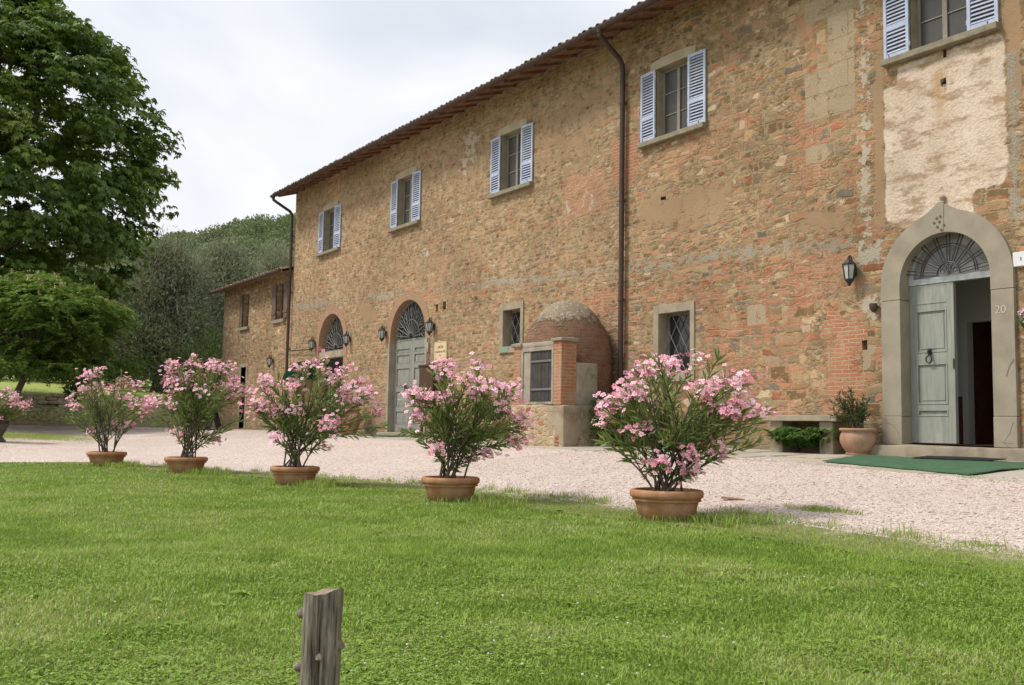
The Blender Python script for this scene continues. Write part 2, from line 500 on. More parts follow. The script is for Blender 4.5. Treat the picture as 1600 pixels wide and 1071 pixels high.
    # white lime patches
    wm = t.mr(t.m('ADD', white, t.m('MULTIPLY', t.m('SUBTRACT', nC, 0.5), 2.6)), 0.54, 0.64)
    col = t.mix(t.m('MULTIPLY', wm, 0.9), col, t.mix(fine, (0.44, 0.38, 0.28), (0.68, 0.60, 0.47))); h = t.mixf(wm, h, t.m('ADD', 0.7, fine))
    # pale stippled plaster over the portal
    stv = t.vor(t.vm('MULTIPLY', vd, (24, 27, 1)), 1.0, 'SMOOTH_F1', 1.0, '2D').outputs['Distance']
    pm = t.mr(t.m('ADD', plast, t.m('MULTIPLY', t.m('SUBTRACT', nC, 0.5), 0.9)), 0.40, 0.58)
    nS = t.noise(t.vm('MULTIPLY', v, (1.9, 4.6, 1)), 1.0, 6, 0.7)
    pcol = t.mix(t.mr(t.noise(t.vm('ADD', v, (5, 3, 0)), 1.7, 5, 0.7), 0.40, 0.62), (0.72, 0.575, 0.455), (0.60, 0.45, 0.32))
    pcol = t.mix(t.mr(stv, 0.15, 0.75), t.mix(0.25, pcol, (0.85, 0.78, 0.68)), t.mix(0.28, pcol, (0.42, 0.30, 0.19)))
    pcol = t.mix(t.m('MULTIPLY', t.mr(nS, 0.50, 0.60), 0.85), pcol, (0.37, 0.245, 0.145))
    # rust run below the window bracket
    rx = t.mr(t.m('ABSOLUTE', t.m('ADD', t.m('ADD', p[0], 8.20), t.m('MULTIPLY', t.m('SUBTRACT', nC, .5), 0.25))), 0.02, 0.14, 1, 0)
    rz = t.m('MULTIPLY', t.mr(p[2], 4.7, 5.5), t.mr(p[2], 5.75, 5.85, 1, 0))
    pcol = t.mix(t.m('MULTIPLY', t.m('MULTIPLY', rx, rz), 0.6), pcol, (0.47, 0.25, 0.08))
    col = t.mix(pm, col, pcol); h = t.mixf(pm, h, t.m('SUBTRACT', 1.15, t.m('MULTIPLY', stv, 0.22)))
    # old rain streaks below the eaves, dirt at the foot
    st = t.noise(t.vm('MULTIPLY', v, (3.0, 0.22, 1)), 1.0, 4, 0.6)
    stf = t.m('MULTIPLY', t.mr(st, 0.5, 0.72), t.mr(p[2], 6.5, 9.0))
    col = t.mix(t.m('MULTIPLY', stf, 0.45), col, (0.20, 0.165, 0.12))
    df = t.m('MULTIPLY', t.mr(t.m('ADD', p[2], t.m('MULTIPLY', nB, -0.6)), -0.1, 0.35, 1, 0), 0.5)
    col = t.mix(df, col, (0.22, 0.18, 0.12))
    bt_ = t.mr(t.noise(v, 0.42, 4, 0.6), 0.32, 0.68, 0.80, 1.14)
    col = t.mix(1.0, col, t.comb(bt_, bt_, bt_), 'MULTIPLY')
    col = t.mix(1.0, col, (0.98, 0.985, 1.0), 'MULTIPLY')
    if dark != 1.0: col = t.mix(1.0, col, (dark, dark, dark), 'MULTIPLY')
    h = t.m('ADD', h, t.m('MULTIPLY', fine, 0.30))
    h = t.m('ADD', h, t.m('MULTIPLY', fine2, 0.10))
    nrm = t.bump(h, 0.72, 0.038)
    return t.done(t.bsdf(col, 0.92, nrm, 0, 0.15))

M = {}
M['wall'] = wall_material('stone_wall')
M['wall_plain'] = wall_material('stone_wall_plain', False)
M['pietra'] = simple('grey_sandstone', (0.345, 0.30, 0.23), (0.265, 0.228, 0.17), 2.5, 0.85, 0.3, 55, c3=(0.30, 0.27, 0.215))
M['pietra_light'] = simple('pale_sandstone', (0.37, 0.31, 0.22), (0.28, 0.235, 0.165), 4, 0.85, 0.3, 45, c3=(0.25, 0.22, 0.17))
M['lintelstone'] = simple('buff_lintel_stone', (0.43, 0.36, 0.26), (0.34, 0.28, 0.195), 3, 0.85, 0.25, 45)
M['sillstone'] = simple('sill_stone', (0.30, 0.26, 0.185), (0.20, 0.175, 0.125), 6, 0.9, 0.3, 50)
M['shutter'] = simple('blue_grey_paint', (0.455, 0.51, 0.65), (0.37, 0.42, 0.55), 9, 0.55, 0.1, 90, c3=(0.50, 0.55, 0.66))
M['frame'] = simple('window_frame_paint', (0.27, 0.245, 0.205), (0.21, 0.19, 0.155), 8, 0.6)
M['pane'] = simple('dark_window_glass', (0.040, 0.040, 0.040), (0.024, 0.025, 0.027), 1.3, 0.12, spec=0.5)
M['screen'] = simple('grey_insect_screen', (0.085, 0.078, 0.072), (0.055, 0.052, 0.05), 1.6, 0.4, spec=0.4)
M['greydoor'] = simple('grey_green_paint', (0.30, 0.315, 0.27), (0.235, 0.25, 0.215), 7, 0.5, 0.12, 120, stretch=(3, 3, 0.4), c3=(0.335, 0.345, 0.30))
M['olddoor'] = simple('weathered_grey_paint', (0.29, 0.29, 0.26), (0.19, 0.19, 0.165), 6, 0.65, 0.2, 80, stretch=(3, 3, 0.5), c3=(0.24, 0.225, 0.19))
M['whitegrey'] = simple('pale_grey_paint', (0.50, 0.53, 0.55), (0.44, 0.47, 0.49), 6, 0.5)
M['iron'] = simple('black_iron', (0.030, 0.031, 0.034), (0.018, 0.018, 0.020), 12, 0.5, 0.1, 80, spec=0.5)
M['greyiron'] = simple('grey_iron', (0.17, 0.165, 0.155), (0.12, 0.115, 0.11), 12, 0.55)
M['copperbrown'] = simple('brown_painted_metal', (0.075, 0.042, 0.032), (0.05, 0.03, 0.024), 5, 0.5, spec=0.4)
M['lampglass'] = simple('frosted_lamp_glass', (0.50, 0.52, 0.49), (0.40, 0.43, 0.42), 6, 0.2, spec=0.5)
M['mat_green'] = simple('green_synthetic_carpet', (0.072, 0.150, 0.080), (0.050, 0.112, 0.062), 5, 0.95, 0.5, 160)
M['mat_dark'] = simple('dark_doormat', (0.022, 0.024, 0.022), (0.015, 0.016, 0.015), 8, 0.95, 0.5, 160)
M['wood_dark'] = simple('dark_brown_wood', (0.085, 0.045, 0.025), (0.05, 0.027, 0.016), 5, 0.7, 0.2, 50, stretch=(1, 1, 6))
M['wood_old'] = simple('weathered_shutter_wood', (0.17, 0.125, 0.09), (0.115, 0.085, 0.062), 6, 0.8, 0.2, 50)
M['gatewood'] = simple('dark_oven_gate', (0.060, 0.055, 0.050), (0.035, 0.032, 0.030), 7, 0.7, 0.2, 60)
M['cement'] = simple('old_cement_render', (0.36, 0.32, 0.255), (0.27, 0.24, 0.185), 5, 0.92, 0.5, 30, c3=(0.21, 0.185, 0.145))
M['soil'] = simple('dark_soil', (0.055, 0.038, 0.025), (0.03, 0.022, 0.015), 25, 0.95, 0.6, 60)
M['black'] = simple('black_plastic', (0.016, 0.016, 0.017), (0.012, 0.012, 0.012), 6, 0.5)
M['awning'] = simple('dark_green_canvas', (0.008, 0.036, 0.017), (0.006, 0.028, 0.013), 5, 0.95, spec=0.05)
M['cream'] = simple('cream_ceramic', (0.66, 0.53, 0.32), (0.60, 0.47, 0.28), 4, 0.5)
M['ink'] = simple('brown_lettering', (0.20, 0.14, 0.075), None, 6, 0.7)
M['paint_white'] = simple('chalky_white_paint', (0.55, 0.50, 0.40), (0.42, 0.37, 0.29), 30, 0.8)
M['white'] = simple('white_enamel', (0.72, 0.72, 0.74), (0.68, 0.68, 0.71), 5, 0.4)
M['int_wall'] = simple('interior_plaster', (0.80, 0.78, 0.75), (0.77, 0.75, 0.72), 3, 0.9)
M['int_dark'] = simple('interior_red_tile', (0.20, 0.085, 0.055), (0.14, 0.06, 0.04), 6, 0.5)
M['bark'] = simple('grey_brown_bark', (0.13, 0.105, 0.08), (0.07, 0.055, 0.042), 7, 0.95, 0.8, 20, stretch=(1, 1, 0.3), bdist=0.04)
M['stem'] = simple('oleander_stem', (0.12, 0.095, 0.062), (0.08, 0.066, 0.04), 18, 0.8)

def terracotta_mat(name, c1, c2, c3):
    t = NT(name); v = t.obj()
    n = t.noise(v, 4.5, 5, 0.65); n2 = t.noise(t.vm('MULTIPLY', v, (6, 6, 1.4)), 1.0, 4, 0.6); f = t.noise(v, 70, 3, 0.6)
    col = t.ramp(n, [(0.3, c2), (0.6, c1)])
    col = t.mix(t.m('MULTIPLY', t.mr(n2, 0.48, 0.68), 0.65), col, c3)
    col = t.mix(t.m('MULTIPLY', t.mr(t.noise(v, 9, 5, .7), 0.58, 0.70), 0.5), col, (0.20, 0.115, 0.07))
    k = t.mr(f, 0.3, 0.7, 0.88, 1.1)
    col = t.mix(1.0, col, t.comb(k, k, k), 'MULTIPLY')
    z = t.sep(v)[2]
    dirt = t.mr(t.m('ADD', z, t.m('MULTIPLY', t.m('SUBTRACT', n, .5), 0.16)), 0.0, 0.12, 1, 0)
    col = t.mix(t.m('MULTIPLY', dirt, 0.5), col, (0.16, 0.10, 0.06))
    return t.done(t.bsdf(col, 0.82, t.bump(f, 0.12, 0.01), 0, 0.2))
M['terra'] = terracotta_mat('terracotta', (0.42, 0.205, 0.105), (0.34, 0.155, 0.078), (0.50, 0.33, 0.21))
M['terra_old'] = terracotta_mat('aged_terracotta', (0.40, 0.235, 0.15), (0.31, 0.17, 0.105), (0.46, 0.33, 0.24))
M['urn_stone'] = simple('dark_urn_stone', (0.10, 0.095, 0.082), (0.055, 0.052, 0.045), 8, 0.9, 0.4, 40)
def tile_mat():
    t = NT('roof_tiles'); v = t.pos()
    c = t.vor(t.vm('MULTIPLY', v, (5.0, 2.4, 2.4)), 1.0, 'F1', 1.0, '3D')
    r = t.sepc(c.outputs['Color'])[0]
    col = t.ramp(r, [(0.0, (0.30, 0.16, 0.10)), (0.35, (0.38, 0.22, 0.14)), (0.6, (0.25, 0.165, 0.115)), (0.85, (0.33, 0.25, 0.19)), (1.0, (0.17, 0.14, 0.11))])
    n = t.noise(v, 3.0, 5, 0.7)
    col = t.mix(t.m('MULTIPLY', t.mr(n, 0.5, 0.66), 0.7), col, (0.16, 0.145, 0.115))
    return t.done(t.bsdf(col, 0.9, t.bump(t.noise(v, 40, 3, .6), 0.3, 0.01), 0, 0.15))
M['tiles'] = tile_mat()
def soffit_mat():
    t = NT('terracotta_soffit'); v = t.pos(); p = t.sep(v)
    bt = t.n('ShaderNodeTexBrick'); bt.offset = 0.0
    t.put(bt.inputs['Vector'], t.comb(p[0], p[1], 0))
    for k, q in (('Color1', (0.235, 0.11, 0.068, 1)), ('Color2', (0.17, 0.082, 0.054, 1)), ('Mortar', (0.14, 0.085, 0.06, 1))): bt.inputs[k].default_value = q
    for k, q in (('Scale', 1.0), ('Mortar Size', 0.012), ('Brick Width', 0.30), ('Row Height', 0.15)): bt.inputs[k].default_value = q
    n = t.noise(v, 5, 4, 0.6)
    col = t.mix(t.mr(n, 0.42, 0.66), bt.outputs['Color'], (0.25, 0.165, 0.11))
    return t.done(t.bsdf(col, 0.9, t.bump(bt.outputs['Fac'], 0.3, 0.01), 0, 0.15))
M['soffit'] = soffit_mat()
def brickmat(name, c1, c2, mo, dirt=0.3, vert=False, msize=0.010):
    t = NT(name); v = t.pos(); p = t.sep(v)
    q = t.comb(t.m('ADD', p[0], p[1]), p[2], 0.0)
    q = t.vm('ADD', q, t.vm('SCALE', t.vm('SUBTRACT', t.noise(v, 5, 3, .5, 'Color'), (.5, .5, .5)), None, 0.03))
    bt = t.n('ShaderNodeTexBrick'); bt.offset = 0.5
    t.put(bt.inputs['Vector'], q)
    for k, w in (('Color1', (*c1, 1)), ('Color2', (*c2, 1)), ('Mortar', (*mo, 1))): bt.inputs[k].default_value = w
    for k, w in (('Scale', 1.0), ('Mortar Size', msize), ('Mortar Smooth', 0.2), ('Brick Width', 0.27), ('Row Height', 0.068)): bt.inputs[k].default_value = w
    n = t.noise(v, 3.2, 5, 0.65); f = t.noise(v, 40, 3, 0.65)
    col = t.mix(t.m('MULTIPLY', t.mr(n, 0.48, 0.66), dirt * 2), bt.outputs['Color'], mo)
    k = t.mr(f, 0.3, 0.7, 0.8, 1.15)
    col = t.mix(1.0, col, t.comb(k, k, k), 'MULTIPLY')
    h = t.m('ADD', t.m('SUBTRACT', 1.0, t.m('MULTIPLY', bt.outputs['Fac'], 0.7)), t.m('MULTIPLY', f, 0.5))
    return t.done(t.bsdf(col, 0.9, t.bump(h, 0.7, 0.02), 0, 0.15))
M['brick'] = brickmat('orange_brick', (0.42, 0.165, 0.085), (0.37, 0.19, 0.11), (0.42, 0.31, 0.205), 0.30)
M['arch_brick'] = brickmat('faded_arch_brick', (0.38, 0.19, 0.115), (0.35, 0.215, 0.135), (0.39, 0.29, 0.19), 0.40)
def dome_mat():
    t = NT('dome_brick_and_lime'); v = t.pos(); p = t.sep(v)
    ang = t.m('MULTIPLY', t.m('ARCTAN2', t.m('ADD', p[1], 0.74), t.m('ADD', p[0], 16.34)), 0.95)
    q = t.comb(ang, p[2], 0.0)
    q = t.vm('ADD', q, t.vm('SCALE', t.vm('SUBTRACT', t.noise(v, 5, 4, .6, 'Color'), (.5, .5, .5)), None, 0.13))
    bt = t.n('ShaderNodeTexBrick'); bt.offset = 0.5
    t.put(bt.inputs['Vector'], q)
    for k, w in (('Color1', (0.35, 0.165, 0.098, 1)), ('Color2', (0.22, 0.12, 0.08, 1)), ('Mortar', (0.27, 0.18, 0.12, 1))): bt.inputs[k].default_value = w
    for k, w in (('Scale', 1.0), ('Mortar Size', 0.012), ('Mortar Smooth', 0.3), ('Brick Width', 0.24), ('Row Height', 0.066)): bt.inputs[k].default_value = w
    n = t.noise(v, 2.6, 5, 0.7); f = t.noise(v, 32, 4, 0.7)
    col = t.mix(t.m('MULTIPLY', t.mr(t.noise(v, 5.5, 5, .7), 0.44, 0.60), 0.85), bt.outputs['Color'], t.mix(f, (0.17, 0.10, 0.065), (0.40, 0.26, 0.17)))
    cap = t.mr(t.m('ADD', p[2], t.m('MULTIPLY', t.m('SUBTRACT', t.noise(v, 3.5, 6, .7), .5), 1.5)), 2.44, 2.60)
    ccol = t.mix(f, (0.25, 0.20, 0.14), (0.44, 0.365, 0.26))
    ccol = t.mix(t.mr(t.noise(v, 16, 2, .5), 0.60, 0.66), ccol, (0.55, 0.49, 0.40))
    col = t.mix(cap, col, ccol)
    k = t.mr(f, 0.3, 0.7, 0.78, 1.15)
    col = t.mix(1.0, col, t.comb(k, k, k), 'MULTIPLY')
    h = t.mixf(cap, t.m('SUBTRACT', 0.6, t.m('MULTIPLY', bt.outputs['Fac'], 0.5)), 1.1)
    h = t.m('ADD', h, t.m('MULTIPLY', f, 0.6))
    return t.done(t.bsdf(col, 0.93, t.bump(h, 1.0, 0.06), 0, 0.12))
M['dome'] = dome_mat()
def base_mat():
    t = NT('oven_base_render'); v = t.pos(); p = t.sep(v)
    q = t.comb(t.m('ADD', p[0], p[1]), p[2], 0.0)
    q2 = t.vm('ADD', q, t.vm('SCALE', t.vm('SUBTRACT', t.noise(v, 7, 3, .5, 'Color'), (.5, .5, .5)), None, 0.09))
    c = t.vor(t.vm('MULTIPLY', q2, (6, 11, 1)), 1.0, 'F1', 0.9, '2D'); e = t.vor(t.vm('MULTIPLY', q2, (6, 11, 1)), 1.0, 'DISTANCE_TO_EDGE', 0.9, '2D')
    r = t.sepc(c.outputs['Color'])[0]
    st = t.ramp(r, [(0, (0.45, 0.33, 0.21)), (0.3, (0.40, 0.19, 0.11)), (0.45, (0.50, 0.40, 0.28)), (0.7, (0.44, 0.30, 0.18)), (0.9, (0.30, 0.12, 0.07))], 'CONSTANT')
    f = t.noise(v, 30, 4, 0.65); n = t.noise(v, 2.6, 5, 0.65)
    mo = t.mix(f, (0.42, 0.33, 0.22), (0.56, 0.46, 0.33))
    col = t.mix(t.mr(e.outputs['Distance'], 0.04, 0.10), mo, st)
    ren = t.mix(t.mr(n, .35, .65), (0.25, 0.20, 0.135), (0.45, 0.365, 0.25))
    # render covers the right end, bare rubble shows at the left
    mk = t.mr(t.m('ADD', t.m('MULTIPLY', p[0], 0.55), t.m('ADD', t.m('MULTIPLY', p[2], 0.5), t.m('MULTIPLY', n, 1.6))), -7.60, -7.48)
    col = t.mix(mk, col, ren)
    col = t.mix(t.m('MULTIPLY', t.mr(n, 0.55, 0.7), 0.6), col, (0.20, 0.175, 0.135))
    h = t.mixf(mk, t.m('MULTIPLY', t.m('MINIMUM', e.outputs['Distance'], 0.2), 3.0), 0.9)
    return t.done(t.bsdf(col, 0.93, t.bump(t.m('ADD', h, t.m('MULTIPLY', f, 0.5)), 0.8, 0.03), 0, 0.12))
M['ovenbase'] = base_mat()

def gravel_mat():
    t = NT('pink_gravel'); v = t.pos()
    vv = t.vm('MULTIPLY', v, (1, 1, 0.2))
    c = t.vor(vv, 52, 'F1', 1.0, '3D'); c2 = t.vor(vv, 24, 'F1', 1.0, '3D')
    r = t.sepc(c.outputs['Color'])[0]; r2 = t.sepc(c2.outputs['Color'])[1]
    col = t.ramp(r, [(0.0, (0.45, 0.37, 0.33)), (0.12, (0.58, 0.48, 0.43)), (0.45, (0.67, 0.57, 0.515)), (0.75, (0.61, 0.50, 0.445)), (0.90, (0.78, 0.70, 0.65)), (0.955, (0.25, 0.17, 0.135))], 'CONSTANT')
    col = t.mix(t.mr(r2, 0.93, 0.95), col, (0.30, 0.215, 0.17))
    n = t.noise(v, 0.55, 5, 0.6)
    col = t.mix(t.m('MULTIPLY', t.mr(n, 0.42, 0.7), 0.35), col, (0.46, 0.375, 0.32))
    n2 = t.noise(v, 2.2, 4, 0.65)
    col = t.mix(t.m('MULTIPLY', t.mr(n2, 0.55, 0.75), 0.30), col, (0.50, 0.40, 0.33))
    # browner, dirtier ground at the far left court, its shade put into the colour
    p = t.sep(v)
    far = t.m('MULTIPLY', t.mr(p[0], -26, -38), t.mr(t.noise(v, 0.9, 5, .65), 0.40, 0.62))
    col = t.mix(t.m('MULTIPLY', far, 0.8), col, (0.36, 0.30, 0.225))
    h = t.m('SUBTRACT', 1.0, c.outputs['Distance'])
    dn = t.m('ADD', t.m('MULTIPLY', t.m('SUBTRACT', t.noise(v, 2.6, 6, .7), .5), 1.3), t.m('MULTIPLY', t.m('SUBTRACT', t.noise(v, 30, 3, .6), .5), .5))
    tf = t.mr(t.m('ADD', t.attr('rnd').outputs['Fac'], dn), -0.22, 0.10)
    gn = t.noise(v, 24, 4, .7)
    soil = t.mix(gn, (0.11, 0.14, 0.04), (0.27, 0.245, 0.13))
    col = t.mix(tf, soil, col)
    return t.done(t.bsdf(col, 0.92, t.bump(h, 0.8, 0.012), 0, 0.15))
M['gravel'] = gravel_mat()
def paving_mat():
    t = NT('flagstone'); v = t.pos()
    a = t.attr('rnd').outputs['Fac']
    col = t.ramp(a, [(0.0, (0.38, 0.335, 0.26)), (0.35, (0.45, 0.405, 0.335)), (0.6, (0.40, 0.38, 0.33)), (0.8, (0.48, 0.41, 0.31)), (1.0, (0.35, 0.325, 0.275))])
    n = t.noise(v, 2.2, 5, 0.65); f = t.noise(v, 26, 4, 0.65)
    col = t.mix(t.m('MULTIPLY', t.mr(n, 0.45, 0.68), 0.5), col, (0.50, 0.43, 0.36))
    k = t.mr(f, 0.3, 0.7, 0.84, 1.12)
    col = t.mix(1.0, col, t.comb(k, k, k), 'MULTIPLY')
    return t.done(t.bsdf(col, 0.85, t.bump(f, 0.4, 0.012), 0, 0.2))
M['paving'] = paving_mat()
def ground_mat():
    t = NT('turf_and_soil'); v = t.pos(); p = t.sep(v)
    n = t.noise(v, 0.5, 5, 0.6); n2 = t.noise(v, 6, 5, 0.65); f = t.noise(v, 45, 4, 0.7)
    col = t.ramp(n2, [(0.30, (0.085, 0.105, 0.030)), (0.5, (0.13, 0.18, 0.045)), (0.7, (0.19, 0.23, 0.075))])
    dry = t.mr(t.m('ADD', n, t.m('MULTIPLY', t.m('SUBTRACT', n2, .5), 0.5)), 0.52, 0.66)
    col = t.mix(t.m('MULTIPLY', dry, 0.35), col, (0.22, 0.18, 0.085))
    # the earth bank behind the court is half bare
    bank = t.m('MULTIPLY', t.mr(p[0], -45.3, -46.2), t.mr(p[0], -51.0, -48.5))
    col = t.mix(t.m('MULTIPLY', bank, t.mr(n2, 0.42, 0.62)), col, (0.40, 0.30, 0.19))
    far = t.mr(p[0], -48.5, -51)
    col = t.mix(t.m('MULTIPLY', far, 0.8), col, t.mix(n2, (0.30, 0.38, 0.09), (0.46, 0.50, 0.16)))  # grass slope lightened, sunlight put into its colour against the tree shade
    k = t.mr(f, 0.3, 0.7, 0.75, 1.2)
    col = t.mix(1.0, col, t.comb(k, k, k), 'MULTIPLY')
    return t.done(t.bsdf(col, 0.95, t.bump(f, 0.8, 0.03), 0, 0.1))
M['ground'] = ground_mat()
def hill_mat():
    t = NT('hill_scrub'); v = t.pos()
    n = t.noise(v, 0.03, 5, 0.65); n2 = t.noise(v, 0.25, 4, 0.7)
    col = t.ramp(n2, [(0.3, (0.05, 0.075, 0.028)), (0.6, (0.10, 0.13, 0.045))])
    col = t.mix(t.mr(n, 0.48, 0.60), col, t.mix(n2, (0.26, 0.23, 0.11), (0.17, 0.18, 0.08)))
    return t.done(t.bsdf(col, 0.95, t.bump(n2, 0.8, 1.0), 0, 0.1))
M['hill'] = hill_mat()
M['grass'] = leafmat('grass_blades', [(0.0, (0.18, 0.295, 0.042)), (0.35, (0.305, 0.455, 0.07)), (0.62, (0.40, 0.53, 0.12)), (0.80, (0.50, 0.56, 0.21)), (0.92, (0.47, 0.41, 0.21)), (1.0, (0.57, 0.49, 0.30))], 0.40, 0.5, 0.3)
M['oleaf'] = leafmat('oleander_leaf', [(0.0, (0.105, 0.165, 0.050)), (0.45, (0.21, 0.29, 0.080)), (0.8, (0.32, 0.385, 0.13)), (0.95, (0.40, 0.43, 0.18)), (1.0, (0.42, 0.36, 0.07))], 0.25, 0.45, 0.4)
M['petal'] = leafmat('pink_petal', [(0.0, (0.36, 0.055, 0.08)), (0.12, (0.62, 0.17, 0.23)), (0.30, (0.80, 0.33, 0.43)), (0.60, (0.86, 0.46, 0.55)), (1.0, (0.90, 0.68, 0.72))], 0.0, 0.6, 0.2)
M['chestnut'] = leafmat('chestnut_leaf', [(0.0, (0.050, 0.098, 0.022)), (0.5, (0.115, 0.195, 0.036)), (0.85, (0.20, 0.29, 0.055)), (1.0, (0.27, 0.35, 0.08))], 0.30, 0.45, 0.35)
M['albizia'] = leafmat('silk_tree_leaf', [(0.0, (0.065, 0.135, 0.028)), (0.5, (0.14, 0.24, 0.05)), (0.85, (0.225, 0.335, 0.078)), (1.0, (0.30, 0.40, 0.105))], 0.35, 0.55, 0.2)
M['silkbloom'] = leafmat('silk_tree_bloom', [(0.0, (0.42, 0.27, 0.14)), (0.5, (0.50, 0.40, 0.20)), (1.0, (0.58, 0.52, 0.30))], 0.0)
M['olive'] = leafmat('olive_leaf', [(0.0, (0.16, 0.17, 0.12)), (0.5, (0.29, 0.30, 0.215)), (0.85, (0.39, 0.40, 0.295)), (1.0, (0.47, 0.475, 0.37))], 0.3, 0.6, 0.25)
M['shrub'] = leafmat('shrub_leaf', [(0.0, (0.022, 0.042, 0.013)), (0.5, (0.05, 0.085, 0.024)), (1.0, (0.11, 0.15, 0.045))], 0.2, 0.55, 0.3)
M['fern'] = leafmat('fern_leaf', [(0.0, (0.035, 0.085, 0.016)), (0.5, (0.075, 0.16, 0.03)), (1.0, (0.13, 0.23, 0.055))], 0.3, 0.55, 0.3)
M['wood_leaf'] = leafmat('woodland_leaf', [(0.0, (0.085, 0.122, 0.070)), (0.5, (0.15, 0.20, 0.105)), (0.85, (0.22, 0.27, 0.135)), (1.0, (0.29, 0.32, 0.17))], 0.2, 0.7, 0.1)  # distance haze put into the leaf colour, paler and greyer
M['clover'] = simple('clover_white', (0.62, 0.62, 0.54), None, 20, 0.8)
M['geranium'] = leafmat('geranium_petal', [(0.0, (0.70, 0.40, 0.48)), (1.0, (0.85, 0.72, 0.76))], 0.0)

def rough_box(mb, x0, x1, y0, y1, z0, z1, amp=.012, res=.12, ch=.03):
    bm = bmesh.new(); bmesh.ops.create_cube(bm, size=1.0)
    for v in bm.verts: v.co = Vector((x0 + (v.co.x + .5) * (x1 - x0), y0 + (v.co.y + .5) * (y1 - y0), z0 + (v.co.z + .5) * (z1 - z0)))
    bmesh.ops.bevel(bm, geom=list(bm.edges), offset=ch, segments=2, profile=.5, affect='EDGES')
    for _ in range(4):
        es = [e for e in bm.edges if e.calc_length() > res]
        if not es: break
        bmesh.ops.subdivide_edges(bm, edges=es, cuts=1, use_grid_fill=True)
    bm.normal_update()
    for v in bm.verts:
        d = float(fbm(v.co.x * 3 + v.co.z * 2.1, v.co.y * 3 + v.co.z * 2.7, 4)) - .47
        v.co += v.normal * d * amp * 4
    mb.add_bm(bm)
# ------------------------------------------------------------------ farmhouse
farm = thing('farmhouse', 'long two-storey stone farmhouse with blue-grey shutters and tiled eaves', 'farmhouse', (-15.5, 0, 0))
WX0, WX1, WZ0, WZ1 = -34.0, 3.2, -0.25, 8.86
WIN_C = [-30.76, -25.24, -19.66, -13.93, -8.18, -2.45]
WHW, WINZ0, WINZ1 = 0.465, 6.20, 7.66
def arch_loop(cx, r, z0, zs, n=20):
    pts = [(cx - r, z0), (cx - r, zs)]
    pts += [(cx + r * math.cos(math.pi - math.pi * i / n), zs + r * math.sin(math.pi * i / n)) for i in range(1, n)]
    return pts + [(cx + r, zs), (cx + r, z0)]
def rect_loop(x0, x1, z0, z1): return [(x0, z0), (x0, z1), (x1, z1), (x1, z0)]
holes = [rect_loop(c - WHW, c + WHW, WINZ0, WINZ1) for c in WIN_C]
SW = [(-19.90, -19.15, 2.28, 3.18, 0.155, 0.17), (-14.30, -13.42, 1.42, 2.62, 0.15, 0.17)]
for x0, x1, z0, z1, fw, ft in SW: holes.append(rect_loop(x0 - .04, x1 + .04, z0 - .04, z1 + .04))
PC, PR, PS = -8.165, 0.717, 2.59           # portal centre, radius, spring
D2C, D2R, D2S = -24.925, 1.075, 2.87
D1C, D1R, D1S = -30.37, 1.03, 2.97
holes.append(arch_loop(PC, PR + .05, 0.10, PS))
holes.append(arch_loop(D2C, D2R + .03, 0.02, D2S))
holes.append(arch_loop(D1C, D1R + .03, 0.02, D1S))
# small putlog holes left in the masonry
PUT = [(-9.56, 1.72, .09, .15), (-22.84, 3.58, .16, .22), (-23.25, 3.55, .12, .2), (-8.13, 5.60, .08, .09), (-8.10, 6.02, .05, .12), (-14.2, 4.95, .14, .07)]
for x, z, w, h in PUT: holes.append([(x - w / 2, z - h / 2), (x - w * .6, z + h / 2), (x + w / 2, z + h * .55), (x + w * .55, z - h / 2)])

